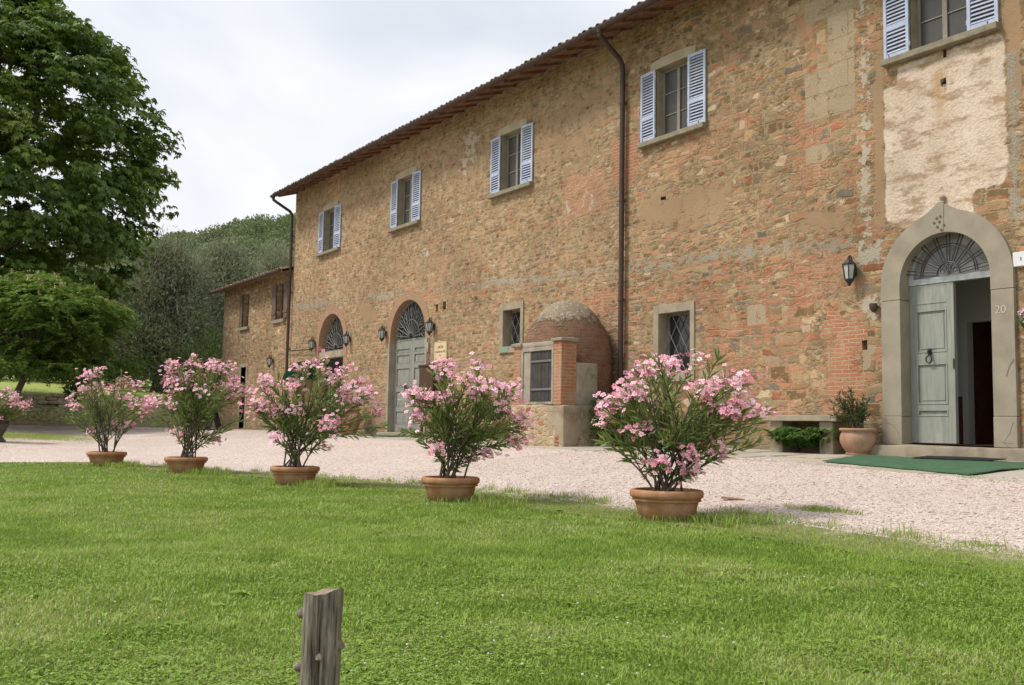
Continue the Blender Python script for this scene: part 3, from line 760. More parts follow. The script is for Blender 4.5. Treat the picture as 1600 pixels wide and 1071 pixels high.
def inside(px, pz, loop):
    c = False; n = len(loop)
    for i in range(n):
        x1, z1 = loop[i]; x2, z2 = loop[(i + 1) % n]
        if (z1 > pz) != (z2 > pz) and px < (x2 - x1) * (pz - z1) / (z2 - z1) + x1: c = not c
    return c
def wall_masks(x, z):
    """soft masks of what the masonry is made of, in wall coordinates"""
    n1_ = fbm(x * 0.9, z * 0.9, 4) - 0.47; n2_ = fbm(x * 0.9 + 40, z * 0.9 + 13, 4) - 0.47
    xx = x + 0.9 * n1_; zz = z + 0.9 * n2_
    def B(x0, x1, z0, z1, s=0.35):
        return sm(x0 - s, x0 + s, xx) * (1 - sm(x1 - s, x1 + s, xx)) * sm(z0 - s, z0 + s, zz) * (1 - sm(z1 - s, z1 + s, zz))
    def H(x0, x1, z0, z1, s=0.08):
        return sm(x0 - s, x0 + s, x) * (1 - sm(x1 - s, x1 + s, x)) * sm(z0 - s, z0 + s, z) * (1 - sm(z1 - s, z1 + s, z))
    mxm = lambda *a: np.maximum.reduce(a)
    brick = mxm(0.62 * B(-10.95, -10.05, 4.5, 6.3), 0.72 * B(-10.35, -9.4, .3, 2.6), .45 * B(-11.8, -10.6, .1, 1.4), .60 * B(-11.2, -9.9, 2.5, 3.3),
                .95 * H(-15.75, -14.98, 5.4, 6.5, .12), .55 * B(-16.9, -15.2, 2.5, 3.4), .42 * B(-22.6, -20.6, 3.5, 4.2), .70 * H(-14.75, -12.9, 2.86, 3.12, .12),
                .52 * B(-14.8, -11.4, 3.0, 3.5), .40 * B(-15.6, -14.6, 1.0, 3.4), .45 * B(-13.3, -10.5, .1, 3.3), .38 * B(-26.4, -23.0, 3.6, 4.4), .40 * B(-20.4, -18.6, 3.3, 3.9),
                .45 * B(-17.9, -15.9, 5.0, 6.0), .30 * B(-14.6, -11.5, 7.6, 8.6), .34 * B(-14.5, -11, 3.6, 4.4), .5 * B(-9.7, -9.25, 3.2, 7.2, .1), .5 * B(-7.1, -5.6, .1, 1.2),
                0.13 + 0 * x, .21 * B(-15, 3.2, 0, 9))
    rend = mxm(.78 * B(-14.9, -12.3, 4.15, 5.05), .60 * B(-12.9, -11.9, 4.5, 5.0), .80 * B(-10.75, -9.75, 3.5, 4.2), .55 * B(-22.7, -20.9, 6.6, 8.2), .55 * B(-18.6, -16.0, 6.0, 8.1), .45 * B(-26.5, -20.5, 4.2, 5.6),
               .85 * B(-28.1, -27.0, 3.6, 4.0, .2), .9 * H(-9.32, -9.16, 3.5, 6.6, .04), .95 * H(-7.2, -6.95, 5.0, 6.6, .05), .5 * B(-30, -27, 7.9, 8.8), .45 * B(-17.6, -15.6, 3.8, 5.0), .2 * B(-34, -15, 0, 9))
    plast = H(-9.14, -7.2, 3.50, 6.05, .09) * (1 - H(-9.3, -8.9, 5.75, 6.2, .08)) * (1 - H(-7.72, -7.1, 3.3, 3.86, .04)) * (1 - H(-9.4, -8.95, 3.2, 3.62, .06))
    zb = 3.34 + (np.clip(-10.2 - x, 0, 24)) * 0.0475
    grey = 0.98 * np.exp(-((z - zb - 0.1 - .15 * n1_) / 0.17) ** 2) * (1 - sm(-9.9, -9.6, x)) * (0.75 + 0.9 * n2_)
    grey = mxm(grey, .97 * H(-7.17, -7.0, 3.3, 5.7, .04), .8 * H(-7.6, -7.2, 5.6, 6.1, .12), .5 * B(-18.1, -15.8, 8.1, 8.6), .4 * B(-13.2, -10.5, 5.6, 7.5) * 0.6)
    white = mxm(.60 * H(-9.64, -9.36, 3.3, 8.3, .09), .75 * B(-9.9, -9.3, 2.95, 3.5, .15), .72 * B(-24.5, -23.6, 5.1, 5.55, .2), .62 * B(-22.0, -21.0, 7.0, 8.3, .2), .7 * H(-9.62, -9.2, 2.08, 2.5, .07),
                .5 * B(-17.7, -15.9, 4.9, 5.5), .5 * H(-14.9, -14.5, 6.6, 8.2, .1), .16 * B(-34, -20, 4, 9), .55 * H(-7.1, -6.6, 1.6, 2.2, .1), .5 * H(-19.9, -19.0, 3.34, 3.5, .06), 0.04 + 0 * x)
    smear = 0.80 - 0.36 * sm(-17, -12.5, x) + 0.10 * B(-34, -15.5, 6.5, 9) + .22 * B(-15, -11, 4.0, 5.2)
    big = 0.10 + 0.34 * sm(-15, -11, x) + .25 * B(-10.9, -9.7, 5.0, 8.5) + .2 * B(-14, -9, 0, 2.5)
    pink = mxm(.95 * B(-17.5, -15.9, 4.8, 6.1), .5 * B(-24, -22, 3.9, 5.2), .6 * B(-14.9, -12.5, 5.0, 6.1), .55 * B(-10.9, -9.6, .2, 3.4), 0.04 + 0 * x, .40 * B(-15.2, -14.2, 3.9, 4.8), .45 * B(-14.9, -11.5, 5.2, 6.0), .45 * B(-22.7, -20.5, 3.6, 4.4), .4 * B(-10.8, -9.4, 2.4, 3.3), .25 * B(-15, -9.3, 0, 5))
    return brick, rend, plast, grey, smear, white, big, pink

def build_facade(parent):
    vs, es = [], []
    def loop(l, step=0.25):
        pts = []
        for i in range(len(l)):
            a = l[i]; b = l[(i + 1) % len(l)]; d = math.hypot(b[0] - a[0], b[1] - a[1]); k = max(1, int(d / step))
            pts += [(a[0] + (b[0] - a[0]) * j / k, a[1] + (b[1] - a[1]) * j / k) for j in range(k)]
        b0 = len(vs)
        vs.extend(pts); es.extend((b0 + i, b0 + (i + 1) % len(pts)) for i in range(len(pts)))
    loop([(WX0, WZ0), (WX1, WZ0), (WX1, WZ1), (WX0, WZ1)])
    for h in holes: loop(h)
    x = WX0 + 0.13
    while x < WX1 - .06:
        st = 0.11 if x > -12 else 0.17
        z = WZ0 + 0.1
        while z < WZ1 - .05:
            vs.append((x + random.uniform(-.02, .02), z + random.uniform(-.02, .02))); z += st
        x += st
    co, _, fc, _, _, _ = delaunay_2d_cdt([Vector(v) for v in vs], es, [], 0, 1e-5)
    P = np.array([(c.x, c.y) for c in co])
    bb = [(min(p[0] for p in h), max(p[0] for p in h), min(p[1] for p in h), max(p[1] for p in h)) for h in holes]
    out = []
    for f in fc:
        c = P[list(f)].mean(0); bad = False
        for h, b in zip(holes, bb):
            if b[0] <= c[0] <= b[1] and b[2] <= c[1] <= b[3] and inside(c[0], c[1], h): bad = True; break
        if not bad:
            a = P[list(f)]
            cr_ = (a[1][0] - a[0][0]) * (a[2][1] - a[0][1]) - (a[1][1] - a[0][1]) * (a[2][0] - a[0][0])
            out.append(f if cr_ > 0 else f[::-1])
    X, Z = P[:, 0], P[:, 1]
    yb = 0.05 * (fbm(X * 0.35, Z * 0.35, 3) - 0.45)          # old walls are never quite flat
    edge = np.ones(len(X))
    for b in bb: edge = np.minimum(edge, np.clip(np.maximum(np.maximum(b[0] - X, X - b[1]), np.maximum(b[2] - Z, Z - b[3])) / 0.5, 0, 1))
    edge = np.where((X <= WX0 + .02), 0, edge)
    o = npobj('wall', np.stack([X, -np.abs(yb) * edge * 0.6, Z], 1), [np.array(out)], M['wall'], parent)
    mk = wall_masks(X, Z)
    def HB(x0, x1, z0, z1): return ((X > x0) & (X < x1) & (Z > z0) & (Z < z1)) * 1.0
    a = o.data.attributes.new('m3', 'FLOAT', 'POINT')
    a.data.foreach_set('value', np.maximum.reduce([HB(-10.7, -9.7, 4.9, 8.6), HB(-13.2, -11.5, .9, 1.4), HB(-12.6, -11.6, 2.2, 3.0), HB(-10.2, -9.4, 1.3, 2.2), HB(-6.9, -5, 3, 6)]).astype(np.float32))
    for nm, q in (('m1', mk[:4]), ('m2', mk[4:])):
        a = o.data.attributes.new(nm, 'FLOAT_COLOR', 'POINT')
        a.data.foreach_set('color', np.clip(np.stack(q, 1), 0, 1).astype(np.float32).ravel())
    return o
wall = build_facade(farm)
mb = MB()      # gable ends, back and reveals of the little holes
def quad(mb, *p): mb.poly(p)
RZ = 8.82 + 6.2 * math.tan(R_(19))
for xx in (WX0, WX1):
    mb.poly([(xx, 0, -0.3), (xx, 12.4, -0.3), (xx, 12.4, WZ1), (xx, 6.2, RZ), (xx, 0, WZ1)])
quad(mb, (WX0, 12.4, -.3), (WX1, 12.4, -.3), (WX1, 12.4, WZ1), (WX0, 12.4, WZ1))
for l in holes[-len(PUT):]:
    k = len(l)
    for i in range(k):
        a, b = l[i], l[(i + 1) % k]
        quad(mb, (a[0], 0, a[1]), (b[0], 0, b[1]), (b[0], .3, b[1]), (a[0], .3, a[1]))
    mb.poly([(p[0], .3, p[1]) for p in l])
mb.build('side_wall', M['wall_plain'], farm)

# roof: slabs plus rows of half-round tiles, soffit and gutter
def roof_tiles(mb, x0, x1, ye_, ze, yr, zr, step=0.215, r=0.088, seg=5, lens=0.9, gap0=0.0):
    L = math.hypot(yr - ye_, zr - ze); dy, dz = (yr - ye_) / L, (zr - ze) / L; ny, nz = -dz, dy
    n = int((x1 - x0) / step)
    for i in range(n):
        xc = x0 + (i + .5) * (x1 - x0) / n + random.uniform(-.012, .012)
        t = -0.06 + random.uniform(-.03, .03); k = 0
        while t < L and k < 3:
            e = L if k == 2 else t + 0.45
            r0, r1 = r * random.uniform(.95, 1.08), r * 0.86
            lift = 0.012 + random.uniform(0, .012)
            for (ta, tb) in ((t, e),):
                ring = []
                for tt, rr, lf in ((ta, r0, lift), (tb, r1, 0.0)):
                    for j in range(seg + 1):
                        a = math.pi * j / seg
                        o1 = rr * math.sin(a) * 0.9 + lf
                        ring.append((xc + rr * math.cos(a), ye_ + dy * tt + ny * o1, ze + dz * tt + nz * o1))
                b = len(mb.v); mb.v += ring
                for j in range(seg): mb.f.append((b + j, b + j + 1, b + seg + 2 + j, b + seg + 1 + j))
                # thickness of the tile's front lip
                inner = [(xc + (r0 - .016) * math.cos(math.pi * j / seg), ye_ + dy * ta + ny * ((r0 - .016) * math.sin(math.pi * j / seg) * .9 + lift), ze + dz * ta + nz * ((r0 - .016) * math.sin(math.pi * j / seg) * .9 + lift)) for j in range(seg + 1)]
                c = len(mb.v); mb.v += inner
                for j in range(seg): mb.f.append((b + j, b + j + 1, c + j + 1, c + j))
            t = e - 0.05; k += 1
EY, EZ = -0.80, 8.635
rz_ = EZ + (6.2 - EY) * math.tan(R_(19))
mb = MB()
x0r, x1r = WX0 - 0.12, WX1 + .2
quad(mb, (x0r, EY, EZ), (x1r, EY, EZ), (x1r, 6.2, rz_), (x0r, 6.2, rz_))
quad(mb, (x0r, 13.2, EZ), (x1r, 13.2, EZ), (x1r, 6.2, rz_), (x0r, 6.2, rz_))
roof_tiles(mb, x0r, x1r, EY, EZ + .005, 6.2, rz_ + .005)
roof = mb.build('roof', M['tiles'], farm, smooth=True)
mb = MB()
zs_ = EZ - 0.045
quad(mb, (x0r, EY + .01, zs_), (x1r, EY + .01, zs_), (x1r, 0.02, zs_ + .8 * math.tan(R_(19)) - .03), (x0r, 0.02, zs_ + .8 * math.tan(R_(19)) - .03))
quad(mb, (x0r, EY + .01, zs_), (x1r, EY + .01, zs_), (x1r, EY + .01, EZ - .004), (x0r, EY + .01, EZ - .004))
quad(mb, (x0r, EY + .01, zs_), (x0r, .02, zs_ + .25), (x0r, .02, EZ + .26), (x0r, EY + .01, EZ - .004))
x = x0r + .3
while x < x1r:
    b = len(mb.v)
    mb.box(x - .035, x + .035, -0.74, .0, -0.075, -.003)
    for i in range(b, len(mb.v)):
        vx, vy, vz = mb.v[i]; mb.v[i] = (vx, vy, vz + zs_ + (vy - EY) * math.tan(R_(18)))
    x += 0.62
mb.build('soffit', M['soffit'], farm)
mb = MB()
n = 10
GY, GZ, GR = EY - 0.075, EZ - 0.015, 0.085
prof = [(GY + GR * math.cos(math.pi + math.pi * i / n), GZ + GR * math.sin(math.pi + math.pi * i / n)) for i in range(n + 1)]
prof2 = [(GY + (GR - .012) * math.cos(math.pi + math.pi * i / n), GZ + (GR - .012) * math.sin(math.pi + math.pi * i / n)) for i in range(n + 1)][::-1]
ring = prof + prof2
for i in range(len(ring)):
    a, b = ring[i], ring[(i + 1) % len(ring)]
    quad(mb, (WX0 - .15, a[0], a[1]), (WX1 + .2, a[0], a[1]), (WX1 + .2, b[0], b[1]), (WX0 - .15, b[0], b[1]))
for xx in (WX0 - .15, WX1 + .2): mb.poly([(xx, p[0], p[1]) for p in prof])
mb.build('gutter', M['copperbrown'], farm, smooth=True)
def downpipe(x, xg, zb):
    mb = MB()
    pts = [(xg, GY, GZ - .07), (xg, GY + .01, GZ - .17), (xg + (x - xg) * .25, GY + .16, GZ - .25), (xg + (x - xg) * .85, -0.20, GZ - .50), (x, -0.115, GZ - .60), (x, -0.10, GZ - .75), (x, -0.10, 5), (x, -0.10, zb)]
    mb.tube(pts, .056, 10)
    for z in (7.2, 5.1, 3.0, 1.1): mb.tube([(x, -.10, z - .03), (x, -.10, z + .03)], .066, 10); mb.box(x - .012, x + .012, -.05, .02, z - .015, z + .015)
    mb.tube([(xg, GY, GZ - .02), (xg, GY, GZ - .13)], [.075, .06], 10)
    return mb.build('downpipe', M['copperbrown'], farm, smooth=True)
downpipe(-34.06, -34.0, 0.02)
downpipe(-15.36, -15.2, 0.02)
# wider hopper-like fabric: string course is only a scar in the masonry (in the wall material)

# ---- upper windows
def shutter_mb(cx, side, hinge_y, w=0.455, h=1.45, ang=3.0):
    """louvred leaf folded back against the wall; side -1 left of opening, +1 right"""
    mb = MB(); z0 = WINZ0 + .005; T = .036
    x0 = 0.0
    def bx(a0, a1, c0, c1, yy0=-T / 2, yy1=T / 2): mb.box(a0, a1, yy0, yy1, c0, c1, .003)
    bx(0, .052, 0, h); bx(w - .052, w, 0, h)
    bx(.052, w - .052, 0, .075); bx(.052, w - .052, h - .06, h)
    zm = .50
    bx(.052, w - .052, zm - .045, zm + .045)
    def slats(a, b):
        n = int(round((b - a) / .062))
        for i in range(n):
            z = a + (i + .5) * (b - a) / n; s = len(mb.v)
            mb.box(.05, w - .05, -.0045, .0045, -.030, .030)
            mb.xform(s, Matrix.Translation((0, .004, z)) @ Matrix.Rotation(R_(-38 * 1), 4, 'X'))
    slats(.078, zm - .048); slats(zm + .048, h - .063)
    for zz in (.14, h - .16): mb.tube([(-.008, 0, zz - .035), (-.008, 0, zz + .035)], .011, 6)
    A = Matrix.Translation((cx + side * (WHW + .012), hinge_y, z0)) @ Matrix.Rotation(R_(-side * ang * -1), 4, 'Z') @ Matrix.Scale(side, 4, (1, 0, 0))
    mb.xform(0, A)
    if side < 0: mb.f = [f[::-1] for f in mb.f]
    return mb
def make_window(cx):
    z0, z1 = WINZ0, WINZ1; h = WHW; y = 0.15
    mb = MB()
    def bx(a, b, c, d, y0=y, y1=y + .05): mb.box(a, b, y0, y1, c, d, .004)
    bx(cx - h + .001, cx - h + .055, z0 + .001, z1 - .001); bx(cx + h - .055, cx + h - .001, z0 + .001, z1 - .001)
    bx(cx - h + .055, cx + h - .055, z0 + .001, z0 + .06); bx(cx - h + .055, cx + h - .055, z1 - .06, z1 - .001)
    bx(cx - .04, cx + .04, z0 + .06, z1 - .06, y - .004, y + .05)
    for zz in (z0 + .06 + .44, z0 + .06 + .89):
        bx(cx - h + .055, cx - .04, zz - .011, zz + .011, y + .01, y + .04); bx(cx + .04, cx + h - .055, zz - .011, zz + .011, y + .01, y + .04)
    w = mb.build('window', M['frame'], farm)
    g = MB(); g.box(cx - h + .05, cx + h - .05, y + .028, y + .034, z0 + .055, z1 - .055); g.build('pane', M['screen'], w)
    r = MB()
    for a, b in (((cx - h, z0), (cx - h, z1)), ((cx - h, z1), (cx + h, z1)), ((cx + h, z1), (cx + h, z0)), ((cx + h, z0), (cx - h, z0))):
        quad(r, (a[0], -.012, a[1]), (b[0], -.012, b[1]), (b[0], .40, b[1]), (a[0], .40, a[1]))
    r.box(cx - h - .001, cx + h + .001, .402, .41, z0, z1)
    r.build('reveal', M['pietra_light'], w)
    for s in (-1, 1): shutter_mb(cx, s, -.045 - (.012 if s > 0 else 0)).build('shutter', M['shutter'], w)
    l = MB()
    n = 10
    top = [(cx - .645 + 1.29 * i / n, z1 + .165 + .05 * math.sin(math.pi * i / n)) for i in range(n + 1)]
    front = [(cx - .645, z1 + .004), (cx + .645, z1 + .004)] + top[::-1]
    l.poly([(p[0], -.022, p[1]) for p in front])
    for i in range(len(front)):
        a, b = front[i], front[(i + 1) % len(front)]
        quad(l, (a[0], -.022, a[1]), (a[0], .06, a[1]), (b[0], .06, b[1]), (b[0], -.022, b[1]))
    l.build('lintel', M['lintelstone'], w)
    s = MB(); s.box(cx - .93, cx + .95, -.135, .14, z0 - .105, z0 - .003, .012); s.build('sill', M['sillstone'], w)
    for sgn in (-1, 1):
        hk = MB(); hk.tube([(cx + sgn * .80, 0.0, z0 + .0), (cx + sgn * .80, -.09, z0 + .0), (cx + sgn * .80, -.095, z0 + .05)], .009, 6); hk.build('shutter_catch', M['iron'], w)
    return w
win = make_window(WIN_C[0])
def copy_part(o, dx):
    c = o.copy(); COL.objects.link(c); c.parent = farm; c.location = o.location + Vector((dx, 0, 0))
    for ch in o.children:
        d = ch.copy(); COL.objects.link(d); d.parent = c
for c in WIN_C[1:]: copy_part(win, c - WIN_C[0])

# ---- ground-floor windows with stone frames and diamond grilles
def diamond_grille(mb, x0, x1, z0, z1, y, dx, dz, r=.008):
    sl = dz / dx
    for s in (1, -1):
        c = -60.0
        lines = []
        k0 = int(((x1 - x0) * sl + (z1 - z0)) / dz) + 2
        for k in range(-k0, k0 + 1):
            # z = z0 + s*sl*(x-x0) + k*dz
            pts = []
            for xx in (x0, x1):
                zz = z0 + s * sl * (xx - x0) + k * dz
                if z0 <= zz <= z1: pts.append((xx, zz))
            for zz in (z0, z1):
                xx = x0 + s * (zz - z0 - k * dz) / sl
                if x0 < xx < x1: pts.append((xx, zz))
            if len(pts) >= 2:
                a, b = min(pts), max(pts)
                if abs(a[0] - b[0]) + abs(a[1] - b[1]) > .03: lines.append((a, b))
        for a, b in lines: mb.tube([(a[0], y + s * r * .6, a[1]), (b[0], y + s * r * .6, b[1])], r, 6)
for i, (x0, x1, z0, z1, fw, ft) in enumerate(SW):
    mb = MB(); yb = 0.30; fb = .16
    for (a, b, c, d) in ((x0 - fw, x0, z0 - fb, z1 + ft), (x1, x1 + fw * .75, z0 - fb, z1 + ft)):
        mb.box(a, b, -.030, yb, c, d, .006)
    mb.box(x0 + .0005, x1 - .0005, -.028, yb, z1, z1 + ft - .002, .006)
    mb.box(x0 - .02, x1 + .02, -.05, yb, z0 - fb - .002, z0 - .001, .006)
    w = mb.build('grated_window', M['pietra_light'], farm)
    g = MB(); g.box(x0 - .01, x1 + .01, .262, .27, z0 - .01, z1 + .01); g.build('pane', M['pane'], w)
    fr = MB()
    for (a, b, c, d) in ((x0, x0 + .04, z0, z1), (x1 - .04, x1, z0, z1), (x0 + .04, x1 - .04, z0, z0 + .04), (x0 + .04, x1 - .04, z1 - .04, z1)): fr.box(a + .001, b - .001, .23, .26, c + .001, d - .001)
    fr.build('frame', M['olddoor'], w)
    g = MB(); diamond_grille(g, x0 + .02, x1 - .02, z0 + .02, z1 - .02, .17, .25 if i == 0 else .29, .40 if i == 0 else .48, .010); g.build('grille', M['greyiron'], w)
mb = MB(); mb.box(-19.99, -19.62, -.058, -.051, 2.14, 2.27)
mb.build('green_stain_on_sill', simple('verdigris_paint', (0.20, 0.33, 0.26), (0.26, 0.27, 0.19), 9, 0.8), farm).name = 'sill_paint'

# ---- arched openings
def ring(mb, cx, zs, ri, ro, y0, y1, a0, a1, n=24):
    """front, inner and outer faces of a masonry ring between angles a0>a1 (degrees)"""
    P = []
    for i in range(n + 1):
        a = R_(a0 + (a1 - a0) * i / n); o = ro(math.degrees(a)) if callable(ro) else ro
        P.append(((cx + ri * math.cos(a), zs + ri * math.sin(a)), (cx + o * math.cos(a), zs + o * math.sin(a))))
    for (i0, o0), (i1, o1) in zip(P, P[1:]):
        quad(mb, (i0[0], y0, i0[1]), (i1[0], y0, i1[1]), (o1[0], y0, o1[1]), (o0[0], y0, o0[1]))
        quad(mb, (i0[0], y0, i0[1]), (i0[0], y1, i0[1]), (i1[0], y1, i1[1]), (i1[0], y0, i1[1]))
        quad(mb, (o0[0], y0, o0[1]), (o1[0], y0, o1[1]), (o1[0], .03, o1[1]), (o0[0], .03, o0[1]))
    for (i0, o0) in (P[0], P[-1]): quad(mb, (i0[0], y0, i0[1]), (o0[0], y0, o0[1]), (o0[0], .03, o0[1]), (i0[0], .03, i0[1]))
def half_disc(mb, cx, zs, r, y, n=24, zb=None):
    pts = [(cx + r * math.cos(math.pi * i / n), y, zs + r * math.sin(math.pi * i / n)) for i in range(n + 1)]
    if zb is not None: pts = [(cx + r, y, zb)] + pts + [(cx - r, y, zb)]
    mb.poly(pts)
def fan_frame(mb, cx, zs, r0, r1, y0, y1, n=24):
    for i in range(n):
        a, b = math.pi * i / n, math.pi * (i + 1) / n
        q = lambda r, t, y: (cx + r * math.cos(t), y, zs + r * math.sin(t))
        quad(mb, q(r0, a, y0), q(r0, b, y0), q(r1, b, y0), q(r1, a, y0))
        quad(mb, q(r0, a, y0), q(r0, a, y1), q(r0, b, y1), q(r0, b, y0))
# main portal
RI, RO = PR, 1.045
por = MB()
peak = lambda a: RO + (0.15 * max(0, 1 - abs(a - 91.5) / 20.0) ** 2.1)
ring(por, PC, PS, RI, peak, -.065, .20, 180, 88.2, 40)
ring(por, PC, PS, RI, peak, -.065, .20, 87.7, 0, 40)
for sgn in (-1, 1):
    xi, xo = PC + sgn * RI, PC + sgn * RO
    a, b = min(xi, xo), max(xi, xo)
    por.box(a, b, -.066, .20, 2.378, PS - .0005)          # impost blocks
    por.box(a, b, -.063, .20, .60, 2.37, .004)
    por.box(a - .004, b + .004, -.072, .20, .165, .594, .012)     # base blocks
portal = por.build('stone_portal', M['pietra'], farm)
mb = MB(); mb.lathe([(0.0, -.02), (.035, -.01), (.022, .02), (.04, .045), (.046, .075), (.03, .10), (.0, .112)], PC + .0, -.03, PS + peak(91.5) - .02, 14)
mb.build('finial', M['pietra'], portal, smooth=True)
mb = MB()
for (dx, dz) in ((-.06, .92), (.0, .94), (-.10, .855), (-.015, .86), (.055, .80), (-.05, .79), (.01, .735)):
    s = len(mb.v); mb.box(-.016, .016, -.006, .006, -.016, .016)
    mb.xform(s, Matrix.Translation((PC - .02 + dx, -.068, PS + dz + .02)) @ Matrix.Rotation(R_(45), 4, 'Y'))
mb.build('crest', simple('worn_crest_stone', (0.14, 0.115, 0.085), None, 9), portal)
mb = MB()      # cracks on the jambs, laid on the stone face as thin dark strips
for pts in ([(-9.20, .50), (-9.08, .46), (-8.99, .36), (-8.96, .25)], [(-7.28, .16), (-7.36, .24), (-7.27, .36), (-7.22, .52)], [(-7.40, .24), (-7.22, .22)], [(-7.30, 1.15), (-7.25, 1.30), (-7.19, 1.38)]):
    mb = MB(); mb.tube([(a + .05, -.0715, b) for a, b in pts], .0028, 5); mb.build('crack', M.setdefault('crack', simple('crack_strip', (0.11, 0.09, 0.065), None, 9)), portal)
# number painted on the right jamb
def text_mesh(body, size, name, mat, parent, loc, ext=0.002):
    cu = bpy.data.curves.new(name, 'FONT'); cu.body = body; cu.size = size; cu.align_x = 'CENTER'; cu.align_y = 'CENTER'; cu.extrude = ext
    ob = bpy.data.objects.new(name + '_tmp', cu); COL.objects.link(ob)
    dg = bpy.context.evaluated_depsgraph_get(); dg.update()
    me = bpy.data.meshes.new_from_object(ob.evaluated_get(dg))
    bpy.data.objects.remove(ob)
    me.transform(Matrix.Rotation(R_(90), 4, 'X'))
    me.materials.clear(); me.materials.append(mat)
    o = bpy.data.objects.new(name, me); COL.objects.link(o)
    if parent is not None: o.parent = parent; o.location = Vector(loc) - root_loc(parent)
    else: o.location = loc
    return o
text_mesh('20', .165, 'house_number', M['paint_white'], portal, (-7.31, -.0665, 2.08))
# fanlight
def bar(mb, p, q, r=.008): mb.tube([p, q], r, 6)
YD = 0.20
fl = MB(); fan_frame(fl, PC, 2.69, RI - .075, RI - .001, YD - .03, YD + .02); fl.box(PC - RI + .001, PC + RI - .001, YD - .035, YD + .03, 2.60, 2.69, .004)
fan = fl.build('fanlight', M['whitegrey'], farm)
g = MB(); half_disc(g, PC, 2.685, RI - .06, YD + .03); g.build('pane', simple('pale_fanlight_glass', (0.33, 0.32, 0.30), (0.26, 0.255, 0.24), 2, 0.2, spec=0.5), fan)
g = MB(); zc, yb = 2.70, YD - .11
for k in range(9):
    a = R_(8 + 164 * k / 8)
    for d in (-.028, .028):
        bar(g, (PC + .17 * math.cos(a) - d * math.sin(a) * .7, yb, zc + .17 * math.sin(a) + d * math.cos(a) * .7), (PC + (RI + .0) * math.cos(a) - d * math.sin(a), yb, zc + (RI - .012) * math.sin(a) + d * math.cos(a)), .0085)
for rr in (.18, .42, .455):
    g.tube([(PC + rr * math.cos(R_(t)), yb - .008, zc + rr * math.sin(R_(t))) for t in range(0, 181, 9)], .011 if rr < .2 else .0095, 6)
for t in range(15, 180, 25): bar(g, (PC, yb, zc), (PC + .17 * math.cos(R_(t)), yb, zc + .17 * math.sin(R_(t))), .007)
for t in (30, 60, 90, 120, 150): g.tube([(PC + .115 * math.cos(R_(t)) + .035 * math.cos(R_(u)), yb, zc + .115 * math.sin(R_(t)) + .035 * math.sin(R_(u))) for u in range(0, 361, 40)], .006, 5)
g.build('grille', M['iron'], fan)
# door leaves
def leaf_mb(x0, x1, z0, z1, y, rails, st=.11, T=.045, raise_=.022, top_plain=None):
    mb = MB(); mb.box(x0, x1, y, y + T, z0, z1)
    f0, f1 = y - raise_, y - .001
    mb.box(x0, x0 + st, f0, f1, z0, z1, .003); mb.box(x1 - st, x1, f0, f1, z0, z1, .003)
    for a, b in rails: mb.box(x0 + st + .0005, x1 - st - .0005, f0, f1, a, b, .003)
    # mouldings round each panel, raised field inside
    edges = sorted(rails)
    for (a0, b0), (a1, b1) in zip(edges, edges[1:]):
        xa, xb, za, zb = x0 + st, x1 - st, b0, a1
        for q in ((xa, xa + .018, za, zb), (xb - .018, xb, za, zb), (xa + .018, xb - .018, za, za + .018), (xa + .018, xb - .018, zb - .018, zb)):
            mb.box(q[0], q[1], y - raise_ - .008, y - .002, q[2], q[3], .003)
        if zb - za > .35: mb.box(xa + .055, xb - .055, y - .010, y - .002, za + .055, zb - .055, .004)
    return mb
lx0, lx1 = PC - RI + .003, PC + .012
lf = leaf_mb(lx0, lx1, .20, 2.595, YD, [(.20, .60), (.70, .78), (1.39, 1.56), (2.20, 2.30), (2.33, 2.595)], .115)
door = lf.build('front_door', M['greydoor'], farm)
kn = MB()
kn.box(-8.565, -8.515, YD - .055, YD - .022, 1.52, 1.62, .008)
kn.tube([(-8.54 + .045 * math.sin(R_(t)), YD - .07, 1.53 - .045 + .055 * math.cos(R_(t)) - .03) for t in range(0, 361, 30)], .011, 7)
kn.tube([(-8.54, YD - .05, 1.60), (-8.54, YD - .085, 1.58), (-8.54, YD - .08, 1.53)], .016, 7)
kn.build('knocker', M['iron'], door, smooth=True)
mb = MB(); mb.box(lx1 - .02, lx1 - .005, YD - .04, YD - .02, 1.30, 1.45, .003); mb.build('handle', M['iron'], door)
op = leaf_mb(0, .70, .20, 2.595, 0, [(.20, .60), (.70, .78), (1.39, 1.56), (2.20, 2.30), (2.33, 2.595)], .115)
op.xform(0, Matrix.Translation((PC + RI - .02, YD + .05, 0)) @ Matrix.Rotation(R_(97), 4, 'Z'))
op.build('open_door', M['greydoor'], farm)
# hall seen through the open door
mb = MB()
hx0, hx1, hy0, hy1, hz0, hz1 = -10.0, -7.1, .28, 1.7, .185, 3.5
quad(mb, (hx0, hy0, .95), (hx0, hy1, .95), (hx0, hy1, hz1), (hx0, hy0, hz1)); quad(mb, (hx1, hy0, .95), (hx1, hy1, .95), (hx1, hy1, hz1), (hx1, hy0, hz1))
quad(mb, (hx0, hy0, hz1), (hx1, hy0, hz1), (hx1, hy1, hz1), (hx0, hy1, hz1))
ix0, ix1, iz1 = -8.93, -8.05, 2.15
quad(mb, (hx0, hy1, .95), (ix0, hy1, .95), (ix0, hy1, hz1), (hx0, hy1, hz1)); quad(mb, (ix1, hy1, .95), (hx1, hy1, .95), (hx1, hy1, hz1), (ix1, hy1, hz1)); quad(mb, (ix0, hy1, iz1), (ix1, hy1, iz1), (ix1, hy1, hz1), (ix0, hy1, hz1))
mb.box(ix0 - .01, ix0 + .09, hy1 - .03, hy1 + .14, hz0, iz1 + .07); mb.box(ix0 + .09, ix1, hy1 - .03, hy1 + .14, iz1, iz1 + .07)
